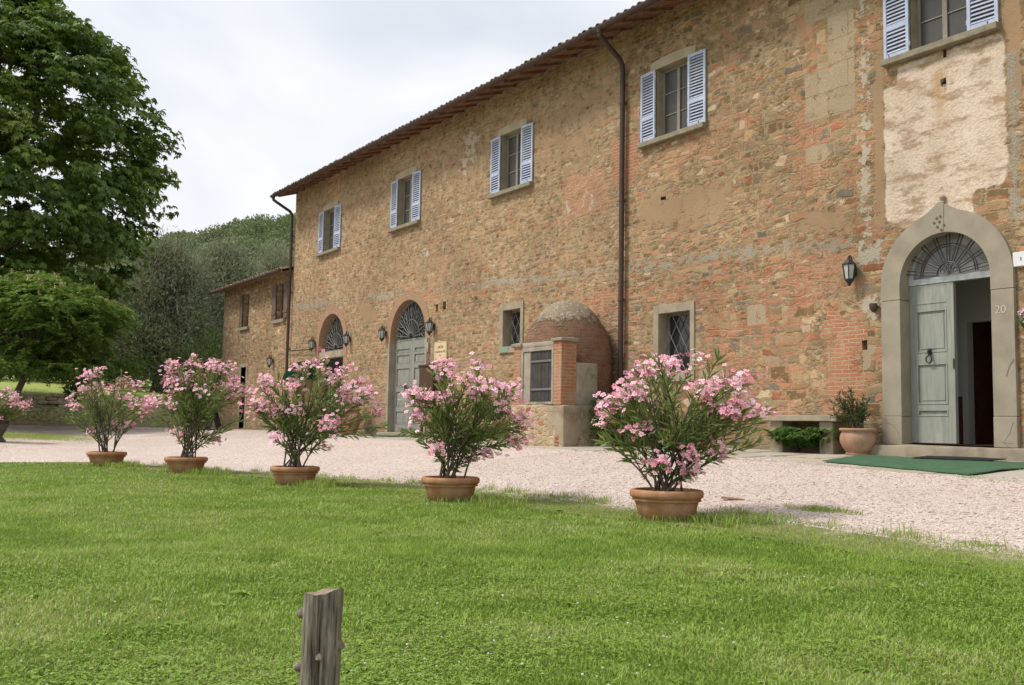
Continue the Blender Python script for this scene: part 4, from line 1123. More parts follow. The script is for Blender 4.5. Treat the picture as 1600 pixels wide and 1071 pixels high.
for a, b in ((hx0, PC - RI - .06), (PC + RI + .06, hx1)): quad(mb, (a, hy0, hz0), (b, hy0, hz0), (b, hy0, hz1), (a, hy0, hz1))
hall = mb.build('hall', M['int_wall'], farm)
mb = MB()
quad(mb, (hx0, .10, hz0), (hx1, .10, hz0), (hx1, 6, hz0), (hx0, 6, hz0))
quad(mb, (hx0 + .004, hy0, hz0), (hx0 + .004, hy1, hz0), (hx0 + .004, hy1, .95), (hx0 + .004, hy0, .95)); quad(mb, (hx1 - .004, hy0, hz0), (hx1 - .004, hy1, hz0), (hx1 - .004, hy1, .95), (hx1 - .004, hy0, .95))
quad(mb, (hx0, hy1 - .004, hz0), (ix0 - .01, hy1 - .004, hz0), (ix0 - .01, hy1 - .004, .95), (hx0, hy1 - .004, .95)); quad(mb, (ix1, hy1 - .004, hz0), (hx1, hy1 - .004, hz0), (hx1, hy1 - .004, .95), (ix1, hy1 - .004, .95))
for a, b, c, d in ((ix0, hy1 + .14, ix0, 6), (ix1, hy1 + .14, ix1, 6), (ix0, 6, ix1, 6)): quad(mb, (a, b, hz0), (c, d, hz0), (c, d, 2.8), (a, b, 2.8))
quad(mb, (ix0, hy1 + .14, 2.8), (ix1, hy1 + .14, 2.8), (ix1, 6, 2.8), (ix0, 6, 2.8))
mb.build('tiled_floor', M['int_dark'], hall)
mb = MB()
s_ = len(mb.v); rough_box(mb, -9.42, -6.4, -.38, .10, -.06, .165, .010, .14, .03)
bm = bmesh.new()
st = mb.build('door_step', simple('worn_step_stone', (0.33, 0.275, 0.20), (0.21, 0.175, 0.13), 4, .9, .5, 35, c3=(.26, .225, .17)), farm, smooth=True)

# the two arched doorways further along
for (cx, r, zs, kind) in ((D2C, D2R, D2S, 2), (D1C, D1R, D1S, 1)):
    zj = 2.74 if kind == 2 else 2.50
    yd = .19 if kind == 2 else .26
    mb = MB(); ring(mb, cx, zs, r, lambda a: r + .27, -.014, .55, 180, 0, 36)
    for sgn in (-1, 1):
        a, b = sorted((cx + sgn * r, cx + sgn * (r + .27))); mb.box(a, b, -.0145, .55, zj + .003, zs)
        if kind == 1: mb.box(a + (.02 if sgn < 0 else 0), b - (.02 if sgn > 0 else 0), -.006, .55, .03, zj - .001)
    br = mb.build('brick_arch', M['arch_brick'], farm)
    if kind == 2:
        mb = MB()
        for sgn in (-1, 1):
            mb = MB(); a, b = sorted((cx + sgn * r, cx + sgn * (r + .13))); mb.box(a, b, -.03, .55, .04, zj, .006); mb.build('stone_jamb', M['pietra'], br)
        dz = 2.76
        L = leaf_mb(cx - r + .003, cx - .004, .10, dz, yd, [(.10, .32), (.72, .84), (1.30, 1.42), (1.98, 2.12), (2.38, 2.44), (2.56, dz)], .13)
        d = L.build('double_door', M['olddoor'], farm)
        leaf_mb(cx + .004, cx + r - .003, .10, dz, yd, [(.10, .32), (.72, .84), (1.30, 1.42), (1.98, 2.12), (2.38, 2.44), (2.56, dz)], .13).build('leaf', M['olddoor'], d)
        k = MB(); k.tube([(cx - .30 + .05 * math.sin(R_(t)), yd - .06, 1.38 + .075 * math.cos(R_(t))) for t in range(0, 361, 30)], .022, 7); k.build('knocker', M['iron'], d, smooth=True)
        mb = MB(); mb.box(cx - r - .15, cx + r + .15, -.30, .5, -.06, .095, .015); mb.build('threshold', M['pietra_light'], d)
    else:
        mb = MB()
        mb.box(cx - r + .002, cx + r - .002, .02, .40, 2.52, 2.74, .006); mb.build('stone_transom', M['pietra_light'], br)
        dz = 2.52
        mb = MB()
        for (a, b) in ((cx - r + .004, cx - .003), (cx + .003, cx + r - .004)):
            mb.box(a, a + .11, yd, yd + .05, .06, dz - .002, .004); mb.box(b - .11, b, yd, yd + .05, .06, dz - .002, .004)
            mb.box(a + .11, b - .11, yd, yd + .05, .06, .62, .004); mb.box(a + .11, b - .11, yd, yd + .05, dz - .16, dz - .002, .004)
        d = mb.build('glazed_door', M['iron'], farm)
        mb = MB(); mb.box(cx - r + .1, cx + r - .1, yd + .022, yd + .03, .6, dz - .15); mb.build('pane', M['pane'], d)
        mb = MB(); mb.box(cx - .72, cx - .30, yd + .012, yd + .018, 1.0, 1.80); mb.build('paper_notice', M['white'], d)
    # fanlight with iron rays
    zf = dz + .005 if kind == 2 else 2.745
    fl = MB(); fl.box(cx - r + .002, cx + r - .002, yd - .01, yd + .05, zf, zf + .07, .004); fan_frame(fl, cx, zs, r - .05, r - .001, yd, yd + .04)
    fan = fl.build('fanlight', M['olddoor'], farm)
    g = MB(); half_disc(g, cx, zs, r - .04, yd + .03, zb=zf + .06); g.build('pane', M['pane'], fan)
    g = MB(); yb = yd - .07; zc = zf + .09
    for k in range(13):
        a = R_(6 + 168 * k / 12); R1 = r - .02
        # reach the arch
        px, pz = math.cos(a), math.sin(a)
        dzc = zs - zc
        tq = pz * dzc + math.sqrt(max(0, (pz * dzc) ** 2 - dzc * dzc + R1 * R1))
        g.tube([(cx + .12 * px, yb, zc + .12 * pz), (cx + (tq * .55) * px, yb, zc + tq * .55 * pz), (cx + tq * px, yb, zc + tq * pz)], [.013, .016, .010], 6)
        if k % 2 == 0:
            for sg in (-1, 1):
                g.tube([(cx + tq * .55 * px, yb, zc + tq * .55 * pz), (cx + tq * .7 * math.cos(a + sg * .13), yb, zc + tq * .7 * math.sin(a + sg * .13)), (cx + tq * .82 * math.cos(a + sg * .09), yb, zc + tq * .82 * math.sin(a + sg * .09)), (cx + tq * .74 * math.cos(a + sg * .05), yb, zc + tq * .74 * math.sin(a + sg * .05))], .011, 5)
    for rr in (.14, .52): g.tube([(cx + rr * math.cos(R_(t)), yb - .01, zc + rr * math.sin(R_(t))) for t in range(0, 181, 12)], .012, 6)
    g.build('grille', M['greyiron'], fan)
    mb = MB(); mb.box(cx - r - .1, cx + r + .1, .56, .57, 0, zs + r + .1); mb.build('backing', M['black'], fan)

# ------------------------------------------------------------------ lower wing at the far end
wing = thing('stone_wing', 'lower stone wing with sloping tiled roof joined to the far end of the farmhouse', 'building', (-38, 0.1, 0))
ax0, ax1, ay, az = -42.2, -34.06, 0.08, 6.02
WW = [(-39.62, -38.98, 4.22, 5.60), (-35.75, -34.95, 4.22, 5.62), (-39.62, -38.98, .05, 2.55)]
mb = MB()
# front with rectangular openings, as strips
xs = sorted({ax0, ax1, *[w[0] for w in WW], *[w[1] for w in WW]}); zs_l = sorted({-.4, az, *[w[2] for w in WW], *[w[3] for w in WW]})
for xa, xb in zip(xs, xs[1:]):
    for za, zb in zip(zs_l, zs_l[1:]):
        cx_, cz_ = (xa + xb) / 2, (za + zb) / 2
        if any(w[0] < cx_ < w[1] and w[2] < cz_ < w[3] for w in WW): continue
        quad(mb, (xa, ay, za), (xb, ay, za), (xb, ay, zb), (xa, ay, zb))
for w in WW:
    for (a, b) in (((w[0], w[2]), (w[0], w[3])), ((w[0], w[3]), (w[1], w[3])), ((w[1], w[3]), (w[1], w[2])), ((w[1], w[2]), (w[0], w[2]))):
        quad(mb, (a[0], ay, a[1]), (b[0], ay, b[1]), (b[0], ay + .3, b[1]), (a[0], ay + .3, a[1]))
rs = math.tan(R_(17))
mb.poly([(ax0, ay, -.4), (ax0, 8, -.4), (ax0, 8, az + 8 * rs), (ax0, ay, az)])
quad(mb, (ax0, 8, -.4), (ax1, 8, -.4), (ax1, 8, az + 8 * rs), (ax0, 8, az + 8 * rs))
mb.build('wall', M['wall_plain'], wing)
mb = MB()
ey, ez = -.42, az - .10
quad(mb, (ax0 - .25, ey, ez), (ax1, ey, ez), (ax1, 8.1, ez + (8.1 - ey) * rs), (ax0 - .25, 8.1, ez + (8.1 - ey) * rs))
quad(mb, (ax0 - .25, ey, ez - .07), (ax1, ey, ez - .07), (ax1, 8.1, ez - .07 + (8.1 - ey) * rs), (ax0 - .25, 8.1, ez - .07 + (8.1 - ey) * rs))
quad(mb, (ax0 - .25, ey, ez - .07), (ax1, ey, ez - .07), (ax1, ey, ez), (ax0 - .25, ey, ez)); quad(mb, (ax0 - .25, ey, ez - .07), (ax0 - .25, 8.1, ez - .07 + (8.1 - ey) * rs), (ax0 - .25, 8.1, ez + (8.1 - ey) * rs), (ax0 - .25, ey, ez))
roof_tiles(mb, ax0 - .25, ax1, ey, ez + .005, 8.1, ez + .005 + (8.1 - ey) * rs)
mb.build('roof', M['tiles'], wing, smooth=True)
mb = MB(); mb.tube([(ax0 - .3, ey - .07, ez - .03), (ax1 - .08, ey - .07, ez - .03)], .06, 8); mb.build('gutter', M['copperbrown'], wing, smooth=True)
for i, w in enumerate(WW):
    mb = MB()
    for (a, b, c, d) in ((w[0], w[0] + .05, w[2], w[3]), (w[1] - .05, w[1], w[2], w[3]), (w[0] + .05, w[1] - .05, w[3] - .05, w[3]), (w[0] + .05, w[1] - .05, w[2], w[2] + .05)):
        mb.box(a + .001, b - .001, ay + .16, ay + .21, c + .001, d - .001)
    wn = mb.build('window' if i < 2 else 'doorway', M['wood_old'], wing)
    g = MB(); g.box(w[0], w[1], ay + .20, ay + .205, w[2], w[3]); g.build('pane', M['pane'], wn)
    if i < 2:
        s = MB(); s.box(w[0] - .35, w[1] + .15, ay - .10, ay + .1, w[2] - .13, w[2] - .003, .01); s.build('sill', M['sillstone'], wn)
        for sg in (-1, 1):
            if i == 0 and sg > 0: continue
            xa, xb = (w[0] - (w[1] - w[0]) * .55, w[0] - .01) if sg < 0 else (w[1] + .01, w[1] + .4)
            sh = MB(); n = 4
            for k in range(n): sh.box(xa + (xb - xa) * k / n + .003, xa + (xb - xa) * (k + 1) / n - .003, ay - .065, ay - .03, w[2] + .01, w[3] - .01, .003)
            for zz in (w[2] + .25, w[3] - .25): sh.box(xa, xb, ay - .085, ay - .064, zz - .05, zz + .05, .003)
            sh.build('shutter', M['wood_old'], wn)
    else:
        s = MB(); s.box(w[0] - .16, w[0], ay - .02, ay + .3, .02, w[3] + .14, .006); s.box(w[1], w[1] + .16, ay - .02, ay + .3, .02, w[3] + .14, .006); s.box(w[0] + .0005, w[1] - .0005, ay - .02, ay + .3, w[3], w[3] + .139, .006); s.build('stone_surround', M['pietra_light'], wn)

# ------------------------------------------------------------------ bread oven
oven = thing('bread_oven', 'domed brick bread oven on a rendered stone base against the farmhouse wall', 'bread oven', (-15.95, -0.9, 0))
mb = MB(); rough_box(mb, -16.92, -15.08, -1.78, .02, -.15, .78, .016, .12, .05); mb.build('base', M['ovenbase'], oven, smooth=True)
mb = MB()
dprof = prof = [(.96, .70), (.965, .9), (.965, 1.1), (.965, 1.3), (.965, 1.5), (.96, 1.65), (.955, 1.8), (.94, 1.9), (.925, 2.0), (.895, 2.12), (.86, 2.24), (.81, 2.36), (.755, 2.48), (.69, 2.60), (.61, 2.72), (.52, 2.82), (.42, 2.90), (.31, 2.96), (.18, 3.01), (.05, 3.03)]
mb.lathe(prof, -16.34, -.74, 0, 72, wob=.008)
mb.v = [(x + (x + 16.34) * .13 * (float(fbm(x * 3.4 + z * 1.7, y * 2.6 - z * 2.2, 4)) - .47), y + (y + .74) * .13 * (float(fbm(x * 3.4 + z * 1.7, y * 2.6 - z * 2.2, 4)) - .47), z + .05 * (float(fbm(x * 3, y * 3, 3)) - .45)) for x, y, z in mb.v]
mb.build('dome', M['dome'], oven, smooth=True)
mb = MB()
rough_box(mb, -15.46, -15.19, -1.76, -1.38, .77, 2.03, .004, .14, .012); mb.build('brick_pillar', M['brick'], oven)
mb = MB(); rough_box(mb, -16.84, -16.60, -1.76, -1.30, .77, 1.98, .004, .14, .012); mb.build('brick_pillar', M['brick'], oven)
mb = MB(); rough_box(mb, -16.62, -15.44, -1.74, -1.30, 1.955, 2.06, .012, .1, .02)
rough_box(mb, -15.48, -15.12, -1.82, -1.36, 2.03, 2.10, .012, .1, .02); rough_box(mb, -16.90, -16.56, -1.80, -1.32, 1.985, 2.06, .012, .1, .02)
mb.build('capping', M['cement'], oven, smooth=True)
mb = MB(); rough_box(mb, -15.42, -15.17, -1.385, -.85, .77, 1.62, .006, .14, .02)
s = len(mb.v)
mb.build('buttress', M['cement'], oven, smooth=True)
mb = MB()
mb.box(-16.60, -16.52, -1.755, -1.35, .785, 1.955, .008); mb.box(-15.525, -15.462, -1.757, -1.35, .785, 1.955, .008); mb.box(-16.52, -15.525, -1.756, -1.40, 1.87, 1.953, .008); mb.box(-16.52, -15.525, -1.755, -1.40, .785, .84, .008)
mb.box(-16.52, -15.53, -1.30, -1.22, .80, 1.95); mb.box(-16.518, -16.28, -1.733, -1.31, .842, 1.868, .01)
fr = mb.build('mouth_frame', M['cement'], oven)
mb = MB()
for k in range(6): mb.box(-16.275 + k * .124, -16.275 + (k + 1) * .124 - .005, -1.725, -1.700, .845, 1.865, .003)
gt = mb.build('gate', M['gatewood'], oven)
for z in (1.09, 1.66):
    mb = MB(); mb.box(-16.27, -15.535, -1.748, -1.726, z - .022, z + .022, .004); mb.build('hinge_bar', M['greyiron'], gt)

# ------------------------------------------------------------------ wall lanterns
def make_lantern(loc, label):
    x, y, z = loc
    t = thing('wall_lantern', label, 'lantern', (x, 0, z), 'black wall lanterns on the facade')
    mb = MB(); mb.lathe([(.0, -.235), (.022, -.225), (.03, -.20), (.055, -.165), (.078, -.135), (.078, -.118)], x, y, z, 6)
    mb.lathe([(.118, .105), (.122, .118), (.10, .135), (.055, .185), (.030, .20), (.030, .225), (.012, .235), (.02, .25), (.0, .268)], x, y, z, 6)
    for k in range(6):
        a = math.pi * k / 3
        mb.tube([(x + .075 * math.cos(a), y + .075 * math.sin(a), z - .12), (x + .108 * math.cos(a), y + .108 * math.sin(a), z + .108)], .0095, 5)
    mb.build('cage', M['iron'], t)
    mb = MB(); mb.lathe([(.068, -.118), (.100, .106)], x, y, z, 6); mb.build('glass', M['lampglass'], t)
    mb = MB(); mb.tube([(x, .0, z + .02), (x, -.06, z + .10), (x, y * .55, z + .235), (x, y * .8, z + .262), (x, y, z + .25)], .011, 6); mb.box(x - .035, x + .035, -.022, .01, z - .07, z + .10, .006); mb.build('bracket', M['iron'], t)
    return t
lan = make_lantern((-9.72, -.15, 2.90), 'black lantern beside the grey stone portal, nearest and largest of the wall lanterns')
for x, z, lb in ((-23.38, 3.02, 'black lantern above the cream sign, right of the grey double door'), (-26.28, 3.02, 'black lantern on the left side of the grey arched double door'),
                 (-28.83, 3.02, 'black lantern on the right side of the dark glazed arched door'), (-31.68, 3.02, 'black lantern at the end of the thin iron rod, left of the glazed door'),
                 (-35.95, 2.62, 'small black lantern low on the wall of the lower wing')):
    copy_tree(lan, (x, .08 if x < -35 else 0.0, z), lb)
# thin conduit down from the sign's lantern
t = MB(); t.tube([(-23.62, -.03, 2.72), (-23.62, -.03, 1.9)], .018, 6); t.box(-23.66, -23.58, -.07, .0, 2.34, 2.62, .01)
tag(t.build('cable_conduit', simple('pale_conduit', (0.42, 0.39, 0.33), (0.30, 0.20, 0.13), 3, 0.7), base=(-23.62, 0, 1.9)), 'thin pale cable pipe on the wall between grey double door and cream sign', 'conduit')
# iron rod from the corner pipe to the lantern
t = MB(); t.tube([(-33.95, -.10, 2.93), (-31.68, -.15, 2.86)], .018, 6); t.tube([(-32.2, .02, 2.88), (-32.2, -.14, 2.88)], .014, 6)
tag(t.build('iron_rod', M['iron'], base=(-33.9, -.1, 2.9)), 'thin black iron rod running from the corner drainpipe to a lantern', 'rod')
# rounded canvas awning
aw = thing('rounded_awning', 'dark green rounded canvas awning low on the wall at the far corner', 'awning', (-32.35, 0, 1.95))
mb = MB(); cx, ra, n, k = -32.35, .98, 16, 8
for i in range(n):
    for j in range(k):
        def q(i_, j_):
            a = math.pi * i_ / n; e = .5 * math.pi * j_ / k
            return (cx - ra * math.cos(a) * (1 - .0 * j_), -.02 - .75 * math.sin(e) * math.sin(a) ** .6 if 0 < i_ < n else -.02, 1.80 + .70 * math.sin(a) * math.cos(e))
        quad(mb, q(i, j), q(i + 1, j), q(i + 1, j + 1), q(i, j + 1))
mb.build('canvas', M['awning'], aw, smooth=True)
mb = MB()
for sx_ in (-1, 1): mb.tube([(cx + sx_ * ra, 0, 1.80), (cx + sx_ * ra * .6, -.6, 1.80)], .014, 6)
mb.tube([(cx - ra * .6, -.6, 1.80), (cx, -.78, 1.80), (cx + ra * .6, -.6, 1.80)], .014, 6)
mb.build('frame', M['iron'], aw)

# ------------------------------------------------------------------ signs
sg = thing('wall_sign', 'square cream sign with small brown lettering below a wall lantern', 'sign', (-22.93, 0, 2.3))
mb = MB(); mb.box(-23.28, -22.60, -.045, .0, 2.04, 2.60, .006); mb.build('board', M['cream'], sg)
mb = MB()
for x0_, x1_, z0_, z1_ in ((-23.255, -22.625, 2.575, 2.580), (-23.255, -22.625, 2.06, 2.065), (-23.255, -23.250, 2.065, 2.575), (-22.630, -22.625, 2.065, 2.575)): mb.box(x0_, x1_, -.048, -.044, z0_, z1_)
rr = random.Random(4)
def scrawl(z, h, xa, xb):     # worn hand-painted lettering, too small and faint to read in the photograph
    x = xa
    while x < xb:
        w = h * rr.uniform(.35, .62)
        if rr.random() < .1: x += w; continue
        k = rr.choice((0, 1, 2, 3))
        if k in (0, 2): mb.box(x, x + h * .14, -.049, -.044, z, z + h * rr.choice((.7, 1.0)))
        if k in (1, 3): mb.tube([(x + w * .4 + w * .34 * math.cos(R_(u)), -.0465, z + h * .36 + h * .34 * math.sin(R_(u))) for u in range(20, 330, 45)], h * .065, 4)
        if k in (2,): mb.box(x + w * .6, x + w * .6 + h * .13, -.049, -.044, z, z + h * .7); mb.box(x + h * .14, x + w * .6, -.049, -.044, z + h * .58, z + h * .70)
        x += w + h * .16
scrawl(2.415, .085, -23.12, -22.78); scrawl(2.295, .062, -23.22, -22.66); scrawl(2.20, .05, -22.98, -22.88); scrawl(2.115, .04, -23.20, -22.68)
mb.build('lettering', M['ink'], sg)
pl = thing('house_plaque', 'white enamel plaque on the wall right of the portal', 'plaque', (-6.98, 0, 2.75))
mb = MB(); mb.box(-7.13, -6.78, -.05, 0, 2.66, 2.86, .006); mb.build('plate', M['white'], pl)
mb = MB(); mb.box(-7.02, -7.008, -.054, -.049, 2.735, 2.785)
mb.build('marking', simple('blue_ink', (0.08, 0.09, 0.16), None, 9), pl)
# standing menu board
mbd = thing('menu_board', 'dark brown wooden notice board standing below the cream sign', 'notice board', (-23.2, -.3, 0))
mb = MB(); mb.box(-23.62, -22.86, -.30, -.25, .85, 1.92, .006); mb.build('panel', M['wood_dark'], mbd)
for sx_ in (-23.55, -22.93):
    mb = MB(); mb.box(sx_ - .035, sx_ + .035, -.245, -.19, -.01, 1.85, .006); mb.build('leg', M['wood_dark'], mbd)
mb = MB(); mb.box(-23.66, -22.82, -.325, -.22, 1.92, 1.97, .006); mb.build('cap_rail', M['wood_dark'], mbd)
# bell / small lamp in the pale patch left of the portal
dv = thing('wall_spotlight', 'small brown cylindrical spotlight in a pale mortar patch beside the portal', 'spotlight', (-9.34, 0, 2.29))
mb = MB(); mb.lathe([(.0, -.085), (.02, -.08), (.055, -.03), (.062, .0), (.062, .055), (.0, .06)], -9.34, -.075, 2.30, 16); mb.build('housing', simple('brown_plastic', (0.085, 0.06, 0.05), None, 9, 0.5), dv, smooth=True)
mb = MB(); mb.box(-9.365, -9.315, -.06, .01, 2.31, 2.345, .004); mb.build('mount', M['iron'], dv)
# iron ring plate in the plaster and the bracket stub under the window
mb = MB(); mb.lathe([(0, 0), (.03, .003), (.034, .02), (.02, .03), (0, .03)], 0, 0, 0, 12); mb.xform(0, Matrix.Translation((-8.13, -.01, 5.60)) @ Matrix.Rotation(R_(90), 4, 'X')); mb.tube([(-8.13, -.03, 5.58), (-8.13, -.055, 5.55), (-8.13, -.03, 5.51)], .008, 5)
tag(mb.build('iron_ring', M['iron'], base=(-8.13, 0, 5.6)), 'small rusty iron ring in the pale plaster above the portal', 'ring')
# geranium in a wall pot at the right edge
gp = thing('hanging_flower_pot', 'pink geranium in a small pot hung on the wall right of the portal', 'flower pot', (-6.80, 0, 1.72))
mb = MB(); mb.lathe([(.06, 0), (.075, .02), (.10, .14), (.115, .145), (.115, .17), (.095, .17), (.09, .15), (0, .15)], -6.80, -.16, 1.60, 20); mb.build('pot', M['terra'], gp, smooth=True)
mb = MB(); mb.tube([(-6.80 + .125 * math.cos(R_(u)), -.16 + .125 * math.sin(R_(u)), 1.745) for u in range(0, 361, 30)], .007, 5); mb.tube([(-6.80, 0, 1.70), (-6.80, -.04, 1.745)], .009, 5); mb.build('ring_bracket', M['iron'], gp)
n = 260; P = np.array([-6.82, -.18, 1.86]) + np.clip(rng.normal(size=(n, 3)), -1.5, 1.5) * (.075, .07, .07)
V, F, r = leaves(P, rng.normal(size=(n, 3)) + (0, -.3, .6), .06, .055); npobj('foliage', V, [F], M['fern'], gp, rnd=r)
n = 240; P = np.array([-6.84, -.20, 1.94]) + np.clip(rng.normal(size=(n, 3)), -1.4, 1.4) * (.07, .05, .055)
V, F, r = leaves(P, rng.normal(size=(n, 3)), .045, .04); npobj('blossoms', V, [F], M['geranium'], gp, rnd=r)

# ------------------------------------------------------------------ bench, mats
bn = thing('stone_bench', 'low stone bench with thick slab seat against the wall left of the portal', 'bench', (-10.5, -.3, 0))
mb = MB(); rough_box(mb, -11.22, -9.72, -.52, -.04, .505, .60, .004, .2, .012); mb.build('seat', M['pietra_light'], bn)
for x in (-10.98, -9.98):
    mb = MB(); rough_box(mb, x - .13, x + .13, -.44, -.03, -.12, .503, .006, .15, .015); mb.build('leg', M['pietra_light'], bn)
def cloth(name, A, B, C, D, mat, label, cat, z=.006, amp=.004):
    """cloth over the ground between corners A-B (back edge) and C-D (front edge), x, y each"""
    V, nx, ny = [], 40, 22
    A, B, C, D = (np.array(q, float) for q in (A, B, C, D))
    for top in (1, 0):
        for j in range(ny + 1):
            for i in range(nx + 1):
                u, v = i / nx, j / ny
                q = (C * (1 - u) + D * u) * (1 - v) + (A * (1 - u) + B * u) * v
                q = q + np.array([.012 * math.sin(j * .8), .014 * math.sin(i * .7 + 1)])
                V.append((q[0], q[1], GV(*q) + z + (amp * (1 + math.sin(q[0] * 5 + q[1] * 2) * math.sin(q[1] * 4 + 1)) + .009 if top else 0)))
    F = []; N = (nx + 1) * (ny + 1)
    for j in range(ny):
        for i in range(nx):
            a = j * (nx + 1) + i; F.append((a, a + 1, a + nx + 2, a + nx + 1)); F.append((N + a, N + a + nx + 1, N + a + nx + 2, N + a + 1))
    for i in range(nx): F.append((i, N + i, N + i + 1, i + 1)); a = ny * (nx + 1) + i; F.append((a, a + 1, N + a + 1, N + a))
    for j in range(ny): a = j * (nx + 1); F.append((a, a + nx + 1, N + a + nx + 1, N + a)); a += nx; F.append((a, N + a, N + a + nx + 1, a + nx + 1))
    m_ = MB(); m_.v = V; m_.f = F; c = (A + B + C + D) / 4
    return tag(m_.build(name, mat, base=(c[0], c[1], GV(*c)), smooth=True), label, cat)
cloth('green_carpet', (-9.19, -.64), (-5.9, -.80), (-8.58, -2.32), (-6.17, -2.85), M['mat_green'], 'green carpet runner spread on flagstones before the open main door', 'carpet', .014, .004)
cloth('doormat', (-8.22, -.46), (-7.05, -.46), (-8.05, -1.10), (-7.0, -.98), M['mat_dark'], 'dark doormat lying on the green carpet below the step', 'doormat', .032, .003)
cloth('green_mat', (-26.0, -.32), (-24.0, -.32), (-25.9, -.95), (-24.1, -.95), M['mat_green'], 'small green mat on the ground before the closed grey double door', 'mat', .016, .004)

# ------------------------------------------------------------------ small things in the court
def pot_obj(parent, x, y, z, R, H, mat, rim=True):
    mb = MB()
    prof = [(R * .70, 0), (R * .74, .012), (R * .86, H * .62), (R * .865, H * .64), (R * .935, H * .655), (R * .945, H * .69), (R * .915, H * .72), (R * .93, H * .735), (R * .99, H * .78), (R * 1.0, H * .85), (R * 1.0, H * .93), (R * .975, H * .98), (R * .93, H), (R * .865, H * .985), (R * .85, H * .9), (R * .84, H * .78)]
    mb.lathe(prof, x, y, z, 56, wob=.004); p = mb.build('pot', mat, parent, smooth=True, angle=50)
    mb = MB(); mb.lathe([(R * .84, 0), (R * .5, .02), (0.01, .03)], x, y, z + H * .84, 24, wob=.02); mb.build('soil', M['soil'], parent, smooth=True)
def bush(name, mat, parent, c, rad, n, L, Wd, squash=1.0, up=.5, base=None, rnd_lo=0.0):
    d = unit(rng.normal(size=(n, 3))); r = rng.random(n) ** .45
    P = np.array(c) + d * r[:, None] * np.array(rad)
    P += .12 * rad[0] * np.sin(P[:, [1, 2, 0]] * 9 / max(rad[0], .1))
    D = d * .8 + rng.normal(size=(n, 3)) * .5 + np.array([0, 0, up])
    V, F, rr_ = leaves(P, D, L * rng.uniform(.6, 1.3, n), Wd * rng.uniform(.7, 1.2, n), rnd=rng.random(n))
    return npobj(name, V, [F], mat, parent, base=base, rnd=rr_)
# rounded pot with a shrub beside the door
ps = thing('potted_shrub', 'rounded terracotta pot with a loose dark shrub beside the portal', 'potted plant', (-9.40, -.42, 0))
mb = MB(); mb.lathe([(.15, 0), (.185, .0), (.19, .03), (.17, .045), (.225, .12), (.262, .20), (.268, .26), (.255, .32), (.235, .355), (.24, .365), (.272, .38), (.278, .40), (.265, .415), (.235, .415), (.225, .40), (.22, .36)], -9.40, -.42, GV(-9.4, -.42), 48)
mb.build('pot', M['terra_old'], ps, smooth=True, angle=60)
mb = MB(); mb.lathe([(.22, 0), (.12, .015), (.01, .02)], -9.40, -.42, GV(-9.4, -.42) + .37, 20); mb.build('soil', M['soil'], ps)
mb = MB(); Ps, Ds = [], []
for k in range(46):
    a = rng.uniform(0, 2 * math.pi); tip = np.array([-9.40 - .12 + .42 * math.cos(a) * rng.uniform(.2, 1), -.42 + .30 * math.sin(a) * rng.uniform(.2, 1), .40 + rng.uniform(.15, .62)])
    if tip[1] > -.1: tip[1] = -.1
    b_ = np.array([-9.40 + rng.normal() * .06, -.42 + rng.normal() * .06, .36]); mid = b_ * .4 + tip * .6 + np.array([0, 0, .12])
    mb.tube([b_, mid, tip], [.006, .005, .003], 4, False)
    for u in np.linspace(.25, 1, 26):
        q = (1 - u) ** 2 * b_ + 2 * u * (1 - u) * mid + u * u * tip; Ps.append(q); Ds.append((tip - b_) * .8 + rng.normal(size=3) * .5)
mb.build('stems', M['stem'], ps)
V, F, r = leaves(np.array(Ps), np.array(Ds), rng.uniform(.05, .10, len(Ps)), .016); npobj('foliage', V, [F], M['shrub'], ps, rnd=r)
fn = thing('fern_clump', 'bright green ferns growing in the shade under the stone bench', 'fern', (-10.5, -.35, 0))
Ps, Ds, Ls = [], [], []
for k in range(95):
    a = rng.uniform(0, math.pi); b_ = np.array([-10.52 + rng.normal() * .2, -.34 + rng.normal() * .05, 0.0]); out = np.array([math.cos(a) * .40, -abs(math.sin(a)) * .34 - .06, 0]); hk_ = rng.uniform(.35, .62)
    for u in np.linspace(.15, 1, 22):
        q = b_ + out * u + np.array([0, 0, 2.0 * hk_ * u - 1.45 * hk_ * u * u])
        if q[2] > .47 and q[1] > -.56: q[2] = .47
        for s_ in (-1, 1):
            Ps.append(q); t_ = np.array([-out[1], out[0], 0]); Ds.append(t_ * s_ + out * .5 + np.array([0, 0, -.2])); Ls.append(.085 * math.sin(math.pi * (.15 + .8 * u)) + .015)
V, F, r = leaves(np.array(Ps), np.array(Ds), np.array(Ls), np.array(Ls) * .33, up=np.array([0, 0, 1.0])); npobj('foliage', V, [F], M['fern'], fn, rnd=r)
ds = thing('wall_shrub', 'dark green leafy shrub growing between the bread oven and the drainpipe', 'shrub', (-14.6, -.7, 0))
V, F, r = [], [], []
o1 = bush('foliage', M['shrub'], ds, (-14.62, -.75, .50), (.58, .55, .56), 2600, .12, .05)
mb = MB()
for k in range(9): mb.tube([(-14.62 + rng.normal() * .05, -.75 + rng.normal() * .05, -.02), (-14.62 + rng.normal() * .3, -.75 + rng.normal() * .25, .7)], .01, 5)
mb.build('stems', M['stem'], ds)
